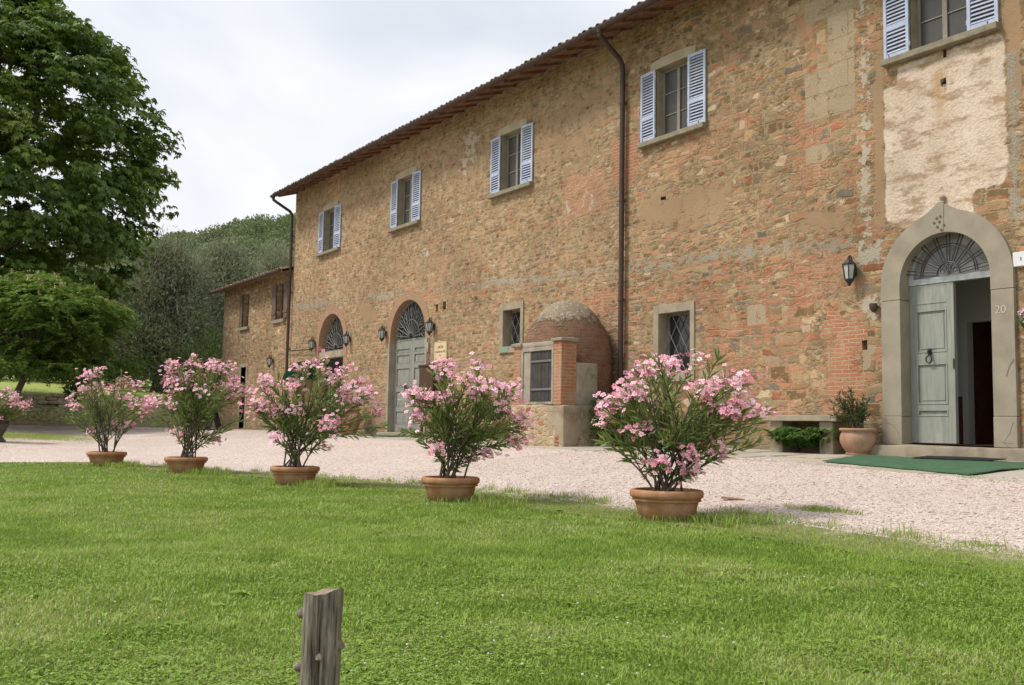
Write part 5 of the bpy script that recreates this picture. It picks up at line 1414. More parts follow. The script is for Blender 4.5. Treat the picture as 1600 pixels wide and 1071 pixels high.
# square planter left of the oven
sp = thing('square_planter', 'square terracotta planter with trailing greenery left of the bread oven', 'planter', (-19.5, -.48, 0))
mb = MB()
z = GV(-19.5, -.5); bm = bmesh.new()
for (w0, w1, za, zb) in ((.36, .42, .05, .40), (.45, .45, .40, .47)):
    b0 = len(mb.v)
    for (w_, zz) in ((w0, za), (w1, zb)): mb.v += [(-19.5 - w_, -.48 - w_ * .8, z + zz), (-19.5 + w_, -.48 - w_ * .8, z + zz), (-19.5 + w_, -.48 + w_ * .8, z + zz), (-19.5 - w_, -.48 + w_ * .8, z + zz)]
    mb.f += [(b0 + i, b0 + (i + 1) % 4, b0 + 4 + (i + 1) % 4, b0 + 4 + i) for i in range(4)] + [(b0 + 3, b0 + 2, b0 + 1, b0), (b0 + 4, b0 + 5, b0 + 6, b0 + 7)]
for sx_ in (-1, 1):
    for sy_ in (-1, 1): mb.box(-19.5 + sx_ * .30 - .05, -19.5 + sx_ * .30 + .05, -.48 + sy_ * .22 - .05, -.48 + sy_ * .22 + .05, z - .02, z + .052)
mb.build('pot', M['terra_old'], sp)
bush('foliage', M['shrub'], sp, (-19.5, -.5, .68), (.42, .34, .28), 1100, .09, .03)
tp = thing('tall_terracotta_pot', 'tall reddish terracotta jar with a few dark flowers left of the grey double door', 'planter', (-27.45, -.62, 0))
mb = MB(); mb.lathe([(.20, 0), (.24, .03), (.34, .28), (.39, .48), (.37, .64), (.32, .71), (.34, .74), (.38, .77), (.37, .80), (.31, .80), (.29, .75)], -27.45, -.62, GV(-27.45, -.6), 40); mb.build('pot', M['terra'], tp, smooth=True)
bush('foliage', M['shrub'], tp, (-27.45, -.62, .94), (.4, .35, .26), 700, .08, .035)
bush('blossoms', leafmat('dark_pink_petal', [(0, (.25, .04, .08)), (1, (.5, .14, .2))], 0), tp, (-27.2, -.75, .98), (.35, .3, .22), 90, .05, .045)
ab = thing('folded_board', 'small black folding board standing in front of the lower wing', 'board', (-38.9, -1.2, 0))
z = GV(-38.9, -1.2)
for sg_ in (-1, 1):
    mb = MB(); s_ = len(mb.v); mb.box(-.36, .36, -.012, .012, 0, .84, .004); mb.xform(s_, Matrix.Translation((-38.9, -1.2 + sg_ * .24, z)) @ Matrix.Rotation(R_(16 * sg_), 4, 'X')); mb.build('panel', M['black'], ab)
pb = thing('parasol_base', 'flat black cross-shaped parasol base on the gravel near the lower wing', 'parasol base', (-38.0, -1.7, 0))
z = GV(-38.0, -1.7)
mb = MB(); mb.box(-38.42, -37.58, -1.74, -1.66, z, z + .05, .008); mb.box(-38.04, -37.96, -2.12, -1.28, z + .002, z + .052, .008); mb.build('cross_foot', M['black'], pb)
mb = MB(); mb.tube([(-38.0, -1.7, z + .04), (-38.0, -1.7, z + .27)], .035, 10); mb.build('socket', M['black'], pb)
tl = MB(); s_ = len(tl.v); tl.box(-.12, .12, -.045, .045, -.006, .012, .005); tl.xform(s_, Matrix.Translation((-7.19, -5.53, GV(-7.19, -5.53) + .012)) @ Matrix.Rotation(R_(38), 4, 'Z') @ Matrix.Rotation(R_(5), 4, 'Y'))
tag(tl.build('tile_shard', M['terra'], base=(-7.19, -5.53, GV(-7.19, -5.53))), 'broken strip of terracotta tile lying on the pale gravel', 'tile shard')
# weathered post in the lawn
pt = thing('wooden_post', 'weathered grey cut tree post with knots standing in the lawn', 'post', (-2.667, -12.07, 0))
px_, py_ = -2.667, -12.07
gz = GV(px_, py_)
V, F = [], []
nz_, na = 46, 56
zt = gz + .375
for k in range(nz_ + 1):
    u = k / nz_; z = gz - .12 + (zt - gz + .12) * u
    for j in range(na):
        a = 2 * math.pi * j / na
        r = .0570 + .003 * (1 - u) + .0015 * math.sin(2 * a + 1 + u) + .0050 * (float(fbm(a * 1.9, u * 2.6, 4)) - .47) * 4
        r += .0016 * math.sin(a * 17 + 3 * math.sin(u * 5))
        for (ka, kz, kr, kw) in ((3.55, .965 - .30, .012, .05), (2.1, .1, .010, .06)):
            pass
        # long drying crack on the camera side
        da = (a - (5.70 + .14 * (u - .5)) + math.pi) % (2 * math.pi) - math.pi
        r -= .030 * max(0, 1 - abs(da) / .12) * sm(.30, .55, u)
        tilt = .004 * u
        zz = z + (.010 * math.cos(a - .4) + .006 * math.sin(3 * a)) * (1 if k == nz_ else 0)
        V.append((px_ + r * math.cos(a) + tilt * -.6, py_ + r * math.sin(a), zz))
for k in range(nz_):
    for j in range(na):
        a = k * na + j; b = k * na + (j + 1) % na; F.append((a, b, b + na, a + na))
m_ = MB(); m_.v = V; m_.f = F
def post_mat():
    t = NT('weathered_wood'); v = t.obj()
    s = t.noise(t.vm('MULTIPLY', v, (70, 70, 5)), 1.0, 5, .65); n = t.noise(t.vm('MULTIPLY', v, (9, 9, 4)), 1.0, 4, .6)
    col = t.ramp(s, [(.34, (.06, .048, .036)), (.48, (.19, .16, .125)), (.66, (.36, .325, .27))])
    col = t.mix(t.mr(n, .5, .68), col, (.17, .115, .075))
    return t.done(t.bsdf(col, .9, t.bump(s, .8, .006), 0, .15))
M['post'] = post_mat()
m_.build('trunk', M['post'], pt, smooth=True, angle=180)
m_ = MB()
topring = V[nz_ * na:]; c_ = (px_ - .008, py_, zt - .002)
for j in range(na):
    a, b = topring[j], topring[(j + 1) % na]; m1 = tuple(.5 * (p + q) for p, q in zip(a, c_)); m2 = tuple(.5 * (p + q) for p, q in zip(b, c_))
    m_.poly([a, b, (m2[0], m2[1], m2[2] + .002), (m1[0], m1[1], m1[2] + .002)]); m_.poly([(m1[0], m1[1], m1[2] + .002), (m2[0], m2[1], m2[2] + .002), c_])
m_.build('cut_end', simple('sawn_wood', (.34, .27, .20), (.16, .12, .085), 60, .9, .5, 120), pt)
RH = np.array([.562, .827, 0]); FH = np.array([-.828, .561, 0])
for (a_, u_, ln, rd) in ((-1.0, .83, .028, .014), (-1.0, .43, .034, .013), (.05, .53, .014, .010), (-.55, .15, .018, .018), (.97, .58, .012, .02)):
    th = a_ * math.pi / 2; d_ = RH * math.sin(th) - FH * math.cos(th); p0 = np.array([px_ - .006 * u_, py_, gz + .375 * u_]) + d_ * .050
    m_ = MB(); m_.tube([p0 - d_ * .02, p0 + d_ * ln * .35 + np.array([0, 0, .003]), p0 + d_ * ln * .72 + np.array([0, 0, -.004])], [rd * 1.9, rd * 1.15, rd * .7], 11); m_.build('knot', M['post'], pt, smooth=True)

# ------------------------------------------------------------------ oleanders in terracotta pots
def oleander(x, y, H, LL, LR, label, nst=15, Rp=.345, Hp=.30, dens=1.0, lean=0.0, seed=1, fl=1.0, pot_mat=None, low=.30, potless=False, zb=None):
    global rng
    rng_keep = rng; rng = np.random.default_rng(seed)
    z = GV(x, y) if zb is None else zb
    t = thing('potted_oleander', label, 'potted plant', (x, y, z), 'oleanders in terracotta pots along the lawn edge')
    if not potless: pot_obj(t, x, y, z - .02, Rp, Hp, pot_mat or M['terra'])
    zr = z + Hp - .05
    st = MB(); LP, LD, LL_, LW, LN = [], [], [], [], []
    FP, FD = [], []
    tips = []; hh_l = []
    nt = int(nst * 3.9)
    for k in range(nt):
        # tips fill a rounded, lopsided head; the outline is what the photograph shows
        u = rng.uniform(-1, 1); u = math.copysign(abs(u) ** .8, u)
        lat = (LL if u < 0 else LR) * u
        top = H * (1 - .42 * abs(u) ** 2.2)
        hh = top * (low + (1 - low) * rng.random() ** .55)
        if k % 15 == 7: hh = H * rng.uniform(.14, .35); lat *= .75
        hh_l.append(hh)
        dep = rng.uniform(-1, 1) * .62 * math.sqrt(max(.05, 1 - .75 * u * u)) * (.55 + .45 * min(LL, LR))
        tips.append(np.array([x, y, zr]) + RH * (lat * (.93 if hh > .3 * H else .6) + lean * hh) + FH * dep + np.array([0, 0, hh]))
    mains = [np.array([x, y, zr]) + RH * (rng.normal() * .085) + FH * (rng.normal() * .085) for _ in range(nst)]
    for k, tip in enumerate(tips):
        b = mains[k % nst]
        rel = tip - b
        c1 = b + np.array([rel[0] * .22, rel[1] * .22, rel[2] * .48]); c2 = b + np.array([rel[0] * .68, rel[1] * .68, rel[2] * .82])
        if k >= nst:      # side branch leaves its main stem part of the way up
            mt = tips[k % nst]; mr_ = mt - b
            q = rng.uniform(.25, .55)
            b2 = b + np.array([mr_[0] * .3 * q * 2, mr_[1] * .3 * q * 2, mr_[2] * q])
            if b2[2] > tip[2] - .1: b2 = b + (b2 - b) * .35
            b0 = b2; rel = tip - b2; c1 = b2 + rel * np.array([.25, .25, .42]); c2 = b2 + rel * np.array([.7, .7, .8])
        else: b0 = b
        us = np.linspace(0, 1, 9)[:, None]
        cv = (1 - us) ** 3 * b0 + 3 * us * (1 - us) ** 2 * c1 + 3 * us ** 2 * (1 - us) * c2 + us ** 3 * tip
        r0 = .0125 if k < nst else .007
        st.tube(cv, list(np.linspace(r0, .0035, 9)), 5, False)
        ln = np.linalg.norm(rel)
        nl = int((17 + 19 * ln) * dens)
        a0 = .40 if k < nst else .15
        for i in range(nl):
            uu = 1 - (1 - a0) * (i / nl) ** 1.15
            q = (1 - uu) ** 3 * b0 + 3 * uu * (1 - uu) ** 2 * c1 + 3 * uu ** 2 * (1 - uu) * c2 + uu ** 3 * tip
            if q[2] < zr + .08: continue
            tg = unit((tip - b0)[None])[0]
            rd = rng.normal(size=3); rd -= tg * rd.dot(tg); rd /= np.linalg.norm(rd) + 1e-6
            w = rng.uniform(.35, 1.0)
            LP.append(q); LD.append(tg * (1.05 - .55 * (1 - uu)) + rd * w + np.array([0, 0, -.10 * rng.random()])); LL_.append(rng.uniform(.085, .165)); LW.append(rng.uniform(.017, .029))
            LN.append(np.clip(rng.normal(.42 + .30 * (uu - .5), .22), 0, .97) if rng.random() > .012 else 1.0)
        if (rng.random() < .85 * fl and hh_l[k] > .46 * H) or k % 15 == 7 or rng.random() < .15:
            hd = unit((tip - b)[None])[0] * .6 + np.array([0, 0, .5]) - FH * .35
            for j in range(int(rng.integers(16, 34))):
                FP.append(tip + hd * .03 + rng.normal(size=3) * np.array([.062, .062, .044])); FD.append(hd + rng.normal(size=3) * .55 - FH * .2)
    st.build('stems', M['stem'], t, smooth=True)
    V1 = leaves(np.array(LP), np.array(LD), np.array(LL_), np.array(LW), fold=.10, rnd=np.array(LN), droop=.06)
    npobj('foliage', V1[0], [V1[1]], M['oleaf'], t, rnd=V1[2])
    FP, FD = np.array(FP), unit(np.array(FD)); n = len(FP)
    tone = np.clip(rng.normal(.60, .24, n), .18, 1)
    a1 = unit(np.cross(FD, rng.normal(size=(n, 3)))); a2 = np.cross(FD, a1)
    parts = []
    for kk in range(5):
        a = 2 * math.pi * kk / 5
        d = a1 * math.cos(a) + a2 * math.sin(a)
        sd_ = np.cross(FD, d)
        Lp = (.0265 * rng.uniform(.8, 1.15, n))[:, None]
        base = FP + d * .002
        m1 = base + (d * .62 + FD * .22) * Lp + sd_ * Lp * .44; m2 = base + (d * .62 + FD * .22) * Lp - sd_ * Lp * .40
        e1 = base + (d * 1.0 + FD * .10) * Lp + sd_ * Lp * .36; e2 = base + (d * .96 + FD * .06) * Lp - sd_ * Lp * .28
        V = np.stack([base, m1, e1, e2, m2], 1).reshape(-1, 3)
        tn = np.stack([tone * .45, tone, tone * 1.12, tone * 1.12, tone], 1).reshape(-1)
        parts.append((V, np.arange(n * 5).reshape(n, 5), tn))
    nb = int(n * .35); ib = rng.integers(0, n, nb)          # closed buds
    bl = leaves(FP[ib] + rng.normal(size=(nb, 3)) * .03, FD[ib] + rng.normal(size=(nb, 3)) * .5, .022, .009, rnd=rng.uniform(0, .15, nb))
    parts.append(bl)
    V, Fs, r = join(parts)
    npobj('blossoms', V, Fs, M['petal'], t, rnd=np.clip(r, 0, 1))
    rng = rng_keep
    return t
oleander(-6.81, -6.83, 1.34, .70, .92, 'nearest and broadest pink oleander in a terracotta pot, in front of the grated window', 18, .345, .30, 1.0, .10, 21, .95)
oleander(-9.63, -7.52, 1.33, .64, .86, 'compact rounded pink oleander in a terracotta pot, before the grey double door and bread oven', 15, .335, .285, 1.15, .05, 22, 1.0)
oleander(-12.78, -8.13, 1.50, .70, 1.22, 'wide pink oleander in a terracotta pot, spreading to the right before the glazed door', 16, .335, .27, 1.1, .08, 23, 1.0)
oleander(-16.28, -8.62, 1.80, .62, 1.0, 'tallest pink oleander in a terracotta pot, before the lower stone wing', 15, .345, .27, 1.15, .08, 24, .95)
oleander(-18.80, -9.33, 1.50, .80, .85, 'sparse thin-stemmed pink oleander in a terracotta pot, farthest along the lawn edge', 12, .345, .27, .75, .02, 25, .72, low=.55)
ur = oleander(-34.6, -9.35, 1.15, 1.0, .95, 'pink oleander in a dark stone urn at the left edge of the court', 16, .3, .55, 1.6, .0, 26, 1.1, potless=True)
ur.name = 'urn_oleander'; ur['category'] = 'potted plant'
del ur['group']
mb = MB(); mb.lathe([(.26, 0), (.26, .05), (.22, .08), (.16, .16), (.17, .20), (.24, .34), (.29, .46), (.33, .52), (.34, .56), (.30, .57), (.27, .50)], -34.6, -9.35, GV(-34.6, -9.35), 32); mb.build('urn', M['urn_stone'], ur, smooth=True)

# ------------------------------------------------------------------ trees
def limb(mb, a, b, r0, r1, bend=.15, n=7, seed=0):
    rs_ = np.random.default_rng(seed); a = np.array(a, float); b = np.array(b, float)
    m1 = a * .6 + b * .4 + rs_.normal(size=3) * bend; m2 = a * .25 + b * .75 + rs_.normal(size=3) * bend
    us = np.linspace(0, 1, n)[:, None]
    cv = (1 - us) ** 3 * a + 3 * us * (1 - us) ** 2 * m1 + 3 * us ** 2 * (1 - us) * m2 + us ** 3 * b
    mb.tube(cv, list(np.linspace(r0, r1, n)), 8, False); return cv
def at(px, py, Z):
    d = VF + VR * (px - 800) / 1518.03 - VU * (py - 535.5) / 1518.03
    return CAM + d * Z
# --- horse chestnut
def chestnut():
    global rng
    keep = rng; rng = np.random.default_rng(5)
    c0 = at(-45, 650, 47); c0[2] = GV(c0[0], c0[1])
    t = thing('chestnut_tree', 'tall broad-leaved chestnut tree with dark green crown at the left edge', 'tree', c0)
    # clump centres: (lateral, depth, height) about the trunk
    cl = []
    def env(h):      # crown radius at height h
        return np.interp(h, [3.5, 6.6, 8.8, 10.9, 14.4, 18.3, 19.5, 20.7, 22.4], [5.6, 6.5, 7.3, 8.4, 8.8, 6.2, 4.8, 3.3, .8])
    for k in range(700):
        h = rng.uniform(4.4, 22.3); a = rng.uniform(0, 2 * math.pi); rr = env(h) * rng.uniform(.50, 1.0) ** .5
        if rng.random() < .25: rr = env(h) * rng.uniform(.1, .7)
        cl.append(c0 * np.array([1, 1, 0]) + RH * rr * math.cos(a) + FH * rr * math.sin(a) * .95 + np.array([0, 0, h]))
    cl = np.array(cl)
    mb = MB()
    fork = c0 + np.array([0, 0, 4.6])
    limb(mb, c0 - np.array([0, 0, .3]), fork, .42, .30, .08, 7, 1)
    top = c0 + np.array([0, 0, 18.0]); trunk2 = limb(mb, fork, top, .28, .06, .5, 9, 2)
    for k in range(46):
        tgt = cl[rng.integers(0, len(cl))]; s = trunk2[min(8, max(0, int((tgt[2] - 6.5) / 1.6)))] if tgt[2] > 7 else fork
        limb(mb, s, tgt, .13, .03, .5, 6, 10 + k)
    mb.build('trunk', M['bark'], t, smooth=True)
    per = 54; n = len(cl) * per
    cc = np.repeat(cl, per, 0)
    d = unit(rng.normal(size=(n, 3)) + np.array([0, 0, .25]))
    r = rng.random(n) ** .4
    P = cc + d * r[:, None] * np.array([1.05, 1.05, .62]) * rng.uniform(.65, 1.25, (len(cl), 1)).repeat(per, 0)
    outw = unit(P - (c0 + np.array([0, 0, 10.5])))
    N = unit(outw * .55 + np.array([0, 0, .9]) + rng.normal(size=(n, 3)) * .35)       # leaf plane normal
    A = unit(np.cross(N, rng.normal(size=(n, 3)))); A = unit(A + outw * .6); A = unit(A - N * (A * N).sum(1, keepdims=True))
    B = np.cross(N, A)
    tone = np.clip(rng.normal(.46, .16, n) + .12 * (d[:, 2]) + np.repeat(rng.normal(0, .16, len(cl)), per), 0, 1)  # clump tops toned lighter, light from above put into the leaf colour
    parts = []
    for a, sc in ((-92, .62), (-52, .86), (-17, 1.0), (17, 1.0), (52, .86), (92, .62)):
        D = A * math.cos(R_(a)) + B * math.sin(R_(a)) - N * .42
        L = .32 * sc * rng.uniform(.8, 1.2, n)
        S = unit(np.cross(N, D)); D = unit(D)
        q1 = P + D * (L * .55)[:, None] + S * (L * .19)[:, None]; q2 = P + D * (L * .55)[:, None] - S * (L * .19)[:, None]
        tip = P + D * L[:, None] - N * (L * .22)[:, None]
        parts.append((np.stack([P, q1, tip, q2], 1).reshape(-1, 3), np.arange(n * 4).reshape(n, 4), np.repeat(tone, 4)))
    V, Fs, r_ = join(parts)
    npobj('crown', V, Fs, M['chestnut'], t, rnd=r_)
    rng = keep
chestnut()
# --- silk tree with flat tiers of feathery leaves
def silk_tree():
    global rng
    keep = rng; rng = np.random.default_rng(6)
    c0 = at(38, 650, 38.5); c0[2] = GV(c0[0], c0[1])
    t = thing('silk_tree', 'low spreading silk tree with feathery tiers and faded pinkish blooms, beneath the chestnut', 'tree', c0)
    cl = []
    for k in range(190):
        a = rng.uniform(0, 2 * math.pi); rr = 3.15 * math.sqrt(rng.random()); h = 5.75 - .12 * rr * rr + rng.normal() * .15
        if k > 70: h -= rng.choice([.7, 1.4, 2.1, 2.8, 3.4]) + rng.normal() * .15; rr = min(rr * 1.12, 3.5)
        h = max(h, 2.35)
        cl.append(c0 * np.array([1, 1, 0]) + RH * (rr * math.cos(a)) + FH * rr * math.sin(a) + np.array([0, 0, h]))
    cl = np.array(cl); mb = MB()
    f1 = c0 + np.array([0, 0, 2.2]); cb_ = c0 - RH * .85 - np.array([0, 0, .2]); limb(mb, cb_, f1, .15, .11, .06, 6, 3)
    for k in range(30): limb(mb, f1, cl[k * 2], .07, .015, .25, 7, 60 + k)
    mb.build('trunk', M['bark'], t, smooth=True)
    parts = []; per = 22
    nf = len(cl) * per
    cc = np.repeat(cl, per, 0)
    ang = rng.uniform(0, 2 * math.pi, nf)
    P0 = cc + np.stack([np.cos(ang), np.sin(ang), 0 * ang], 1) * (rng.random(nf) ** .5 * .75)[:, None] + rng.normal(size=(nf, 3)) * np.array([0, 0, .11])
    out = unit(np.stack([np.cos(ang), np.sin(ang), -.25 + .3 * rng.normal(size=nf)], 1) + rng.normal(size=(nf, 3)) * .35)
    tone = np.clip(rng.normal(.5, .2, nf) + .4 * (P0[:, 2] - c0[2] - 4.4) * .28, 0, 1)
    Lf = rng.uniform(.32, .52, nf)
    for u in np.linspace(.12, 1.0, 9):
        Q = P0 + out * (Lf * u)[:, None] + np.array([0, 0, -.16]) * (u * u)
        S = unit(np.cross(out, np.array([0, 0, 1.0]) + rng.normal(size=(nf, 3)) * .2))
        for sg_ in (-1, 1):
            parts.append(leaves(Q, S * sg_ + out * .45 + np.array([0, 0, -.15]), 0.21 * math.sin(math.pi * (.2 + .72 * u)) + .03, .075, rnd=tone, up=np.array([0, 0, 1.0])))
    V, Fs, r_ = join(parts); npobj('crown', V, Fs, M['albizia'], t, rnd=r_)
    hi = cl[:70]
    nb = 1500; P = hi[rng.integers(0, len(hi), nb)] + rng.normal(size=(nb, 3)) * np.array([.6, .6, .06]) + np.array([0, 0, .24])
    kb = rng.integers(0, 190, nb); cen = P[:190][kb] + rng.normal(size=(nb, 3)) * .03
    V, F, r_ = leaves(cen, rng.normal(size=(nb, 3)) + np.array([0, 0, .9]), .09, .03); npobj('blossoms', V, [F], M['silkbloom'], t, rnd=r_)
    rng = keep
silk_tree()
# --- grey-leaved olives behind the court
def olive(px, Z, pyt, wl, lab, seed, n=15000, tk=None):
    global rng
    keep = rng; rng = np.random.default_rng(seed)
    b = at(px, 640, Z); b[2] = GV(b[0], b[1]); top = at(px, pyt, Z)[2]; Hh = top - b[2]
    t = thing('olive_tree', lab, 'tree', b, 'grey-green olive trees behind the court')
    cl = []
    for k in range(120):
        a = rng.uniform(0, 2 * math.pi); h = rng.uniform(.16, 1.0); e = math.sin(math.pi * min(1, (.10 + .90 * h)) ** .75) ** .6; rr = wl * max(.15, e) * rng.random() ** .4
        cl.append(b + RH * rr * math.cos(a) + FH * rr * math.sin(a) * .8 + np.array([0, 0, h * Hh * (1 - .05 * rng.random())]))
    cl = np.array(cl); mb = MB(); f1 = b + RH * .3 + np.array([0, 0, Hh * .22]); limb(mb, b - np.array([0, 0, .3]), f1, .55, .38, .15, 6, seed)
    for k in range(34): limb(mb, f1, cl[k * 3], .22, .04, .6, 7, seed * 100 + k)
    mb.build('trunk', M['bark'], t, smooth=True)
    cc = cl[rng.integers(0, len(cl), n)]
    P = cc + rng.normal(size=(n, 3)) * np.array([.62, .62, .70])
    D = unit(P - (b + np.array([0, 0, Hh * .45]))) * .5 + rng.normal(size=(n, 3)) * .55 + np.array([0, 0, .35])
    V, F, r_ = leaves(P, D, rng.uniform(.20, .42, n), rng.uniform(.035, .07, n), rnd=np.clip(rng.normal(.45, .22, n), 0, 1))
    npobj('crown', V, [F], M['olive'], t, rnd=r_); rng = keep
olive(245, 62, 392, 3.7, 'largest rounded grey olive tree, directly right of the chestnut', 31, 60000)
olive(345, 66, 396, 3.4, 'grey-green olive tree rising behind the roof of the lower stone wing', 32, 50000)
olive(420, 72, 388, 3.3, 'greener olive tree partly hidden behind the farmhouse corner', 33, 36000)
olive(130, 70, 440, 4.0, 'shaded olive tree behind the silk tree, mostly hidden', 34, 26000)
# --- understorey
def shrub_thing(px, py, Z, rad, n, lab, seed, mat, L=.16, name='garden_shrub'):
    global rng
    keep = rng; rng = np.random.default_rng(seed)
    c = at(px, py, Z); g = GV(c[0], c[1]); c[2] = g + rad[2] * .75
    t = thing(name, lab, 'shrub', (c[0], c[1], g), 'dark shrubs behind the court')
    bush('foliage', mat, t, c, rad, n, L, L * .45); mb = MB()
    for k in range(6): mb.tube([(c[0] + rng.normal() * .1, c[1] + rng.normal() * .1, g - .1), (c[0] + rng.normal() * rad[0] * .4, c[1] + rng.normal() * rad[1] * .4, c[2] + .2)], .03, 5)
    mb.build('stems', M['bark'], t); rng = keep
shrub_thing(300, 600, 53, (1.9, 1.6, 1.5), 2600, 'dark shrub at the foot of the olives, beside the lower wing', 41, M['shrub'], .22)
shrub_thing(330, 560, 58, (1.8, 1.6, 2.3), 2600, 'tall dark shrub close to the end wall of the lower wing', 42, M['shrub'], .22)
shrub_thing(175, 590, 68, (4.2, 2.4, 1.7), 4200, 'wide dark shrub bank at the top of the grass slope', 43, M['shrub'], .26)
shrub_thing(60, 585, 72, (5.0, 2.4, 2.4), 4600, 'dark shrub mass behind the grass slope, left of the white lamp', 44, M['shrub'], .26)
shrub_thing(-40, 585, 70, (5.0, 2.4, 2.8), 4200, 'dark shrub mass at the far left behind the grass slope', 45, M['shrub'], .26)
shrub_thing(118, 604, 46, (.50, .45, .55), 500, 'small dark bush around the foot of the white globe lamp', 46, M['shrub'], .20)
# globe lamp on the slope
q = at(127, 577, 46); g = GV(q[0], q[1])
lp = thing('garden_lamp', 'dark garden lamp post with a white globe on the grass slope', 'lamp post', (q[0], q[1], g))
mb = MB(); mb.tube([(q[0], q[1], g - .1), (q[0], q[1], q[2] - .10)], .04, 8); mb.lathe([(.10, -.16), (.12, -.10), (.05, -.08)], q[0], q[1], q[2], 12); mb.build('post', M['iron'], lp)
mb = MB(); mb.lathe([(.02, -.13)] + [(.14 * math.cos(R_(a)), .14 * math.sin(R_(a))) for a in range(-60, 90, 15)] + [(.005, .14)], q[0], q[1], q[2], 20); mb.build('globe', M['white'], lp, smooth=True)

# ------------------------------------------------------------------ ground, gravel, paving
def grid_mesh(name, xs, ys, zf, mat, kind='structure'):
    X, Y = np.meshgrid(xs, ys); Z = zf(X, Y)
    V = np.stack([X, Y, Z], -1).reshape(-1, 3); nx = len(xs)
    i, j = np.meshgrid(np.arange(nx - 1), np.arange(len(ys) - 1)); a = (j * nx + i).ravel()
    o = npobj(name, V, [np.stack([a, a + 1, a + nx + 1, a + nx], 1)], mat, smooth=True)
    return tag(o, kind=kind)
far = lambda a, b, n: list(np.sign(np.linspace(a, b, n)) * 0 + np.linspace(a, b, n))
xs = np.unique(np.concatenate([np.linspace(-700, -75, 40), np.linspace(-75, -52, 24), np.arange(-52, -43, .3), np.arange(-43, 8, .3), np.linspace(8, 60, 18), np.linspace(60, 600, 20)]))
ys = np.unique(np.concatenate([np.linspace(-600, -60, 24), np.linspace(-60, -22, 20), np.arange(-22, 1.0, .3), np.linspace(1, 40, 24), np.linspace(40, 700, 30)]))
grid_mesh('ground', xs, ys, lambda x, y: G(x, y) - .006 - .035 * sm(ye(x) - .90, ye(x) - .55, y) * (x > -45.2) * (y < 0.5), M['ground'])
# gravel drive between lawn edge and paving
def yedge(x): return np.interp(x, [-31, -24, -17, -12, -10, -8.2, -7.1, -6.2, -5.4, 3], [-1.3, -1.7, -2.3, -2.35, -2.4, -2.6, -2.85, -3.0, -3.1, -3.4])
xg = np.concatenate([np.arange(-45.3, -22, .25), np.arange(-22, 12.2, .08)])
tt = np.concatenate([np.linspace(0, .3, 26)[:-1], np.linspace(.3, 1, 34)])
X = np.repeat(xg[None], len(tt), 0)
e0 = ye(xg) - .95
e1 = np.where(xg < -31, .6, yedge(xg) + .22)
e0 = np.where(xg < -20.9, np.maximum(e0, -26 + .3 * np.sin(xg)), e0)
Y = e0[None] + (e1 - e0)[None] * tt[:, None]
V = np.stack([X, Y, G(X, Y) + .001], -1).reshape(-1, 3); nx = len(xg)
i, j = np.meshgrid(np.arange(nx - 1), np.arange(len(tt) - 1)); a = (j * nx + i).ravel()
dist_ = np.where(X < -20.9, 1.0, np.clip(Y - ye(xg)[None], -1, 1))
tag(npobj('gravel_drive', V, [np.stack([a, a + 1, a + nx + 1, a + nx], 1)], M['gravel'], rnd=dist_.reshape(-1), smooth=True), kind='structure')
# loose pebbles lying on top of the gravel
rg2 = np.random.default_rng(21)
def pebbles(n, x0, x1, f):
    x = rg2.uniform(x0, x1, n); a, b = ye(x) - .12, yedge(x) + .3
    y = a + (b - a) * f(rg2.random(n)); r = rg2.uniform(.003, .0088, n) * rg2.choice([1, 1, 1, 1.6], n)
    sc = rg2.uniform(.65, 1.3, (n, 3)) * np.array([1, 1, .7]); az = rg2.uniform(0, 6.28, n)
    o_ = np.array([[1, 0, 0], [.5, .85, 0], [-.5, .8, .1], [-1, 0, 0], [-.45, -.85, .1], [.55, -.8, 0], [.1, .1, .9], [0, 0, -.8]])
    V = o_[None] * sc[:, None] * r[:, None, None]
    c, s_ = np.cos(az)[:, None], np.sin(az)[:, None]
    V = np.stack([V[..., 0] * c - V[..., 1] * s_, V[..., 0] * s_ + V[..., 1] * c, V[..., 2]], -1)
    V += np.stack([x, y, G(x, y) + r * .25], 1)[:, None]
    tri = np.array([[i, (i + 1) % 6, 6] for i in range(6)] + [[(i + 1) % 6, i, 7] for i in range(6)])
    return V.reshape(-1, 3), (tri[None] + (np.arange(n) * 8)[:, None, None]).reshape(-1, 3), np.repeat(rg2.random(n), 8)
q1 = pebbles(26000, -14, -2.5, lambda u: u); q2 = pebbles(9000, -10, -2.0, lambda u: u ** 3 * .5)
V, Fs, r_ = join([q1, q2])
pm_ = leafmat('pebbles', [(0.0, (0.22, 0.155, 0.125)), (0.08, (0.40, 0.31, 0.27)), (0.25, (0.58, 0.475, 0.425)), (0.7, (0.68, 0.575, 0.52)), (1.0, (0.80, 0.74, 0.69))], 0.0, 0.85, 0.15)
tag(npobj('gravel_stones', V, Fs, pm_, rnd=r_), kind='stuff')
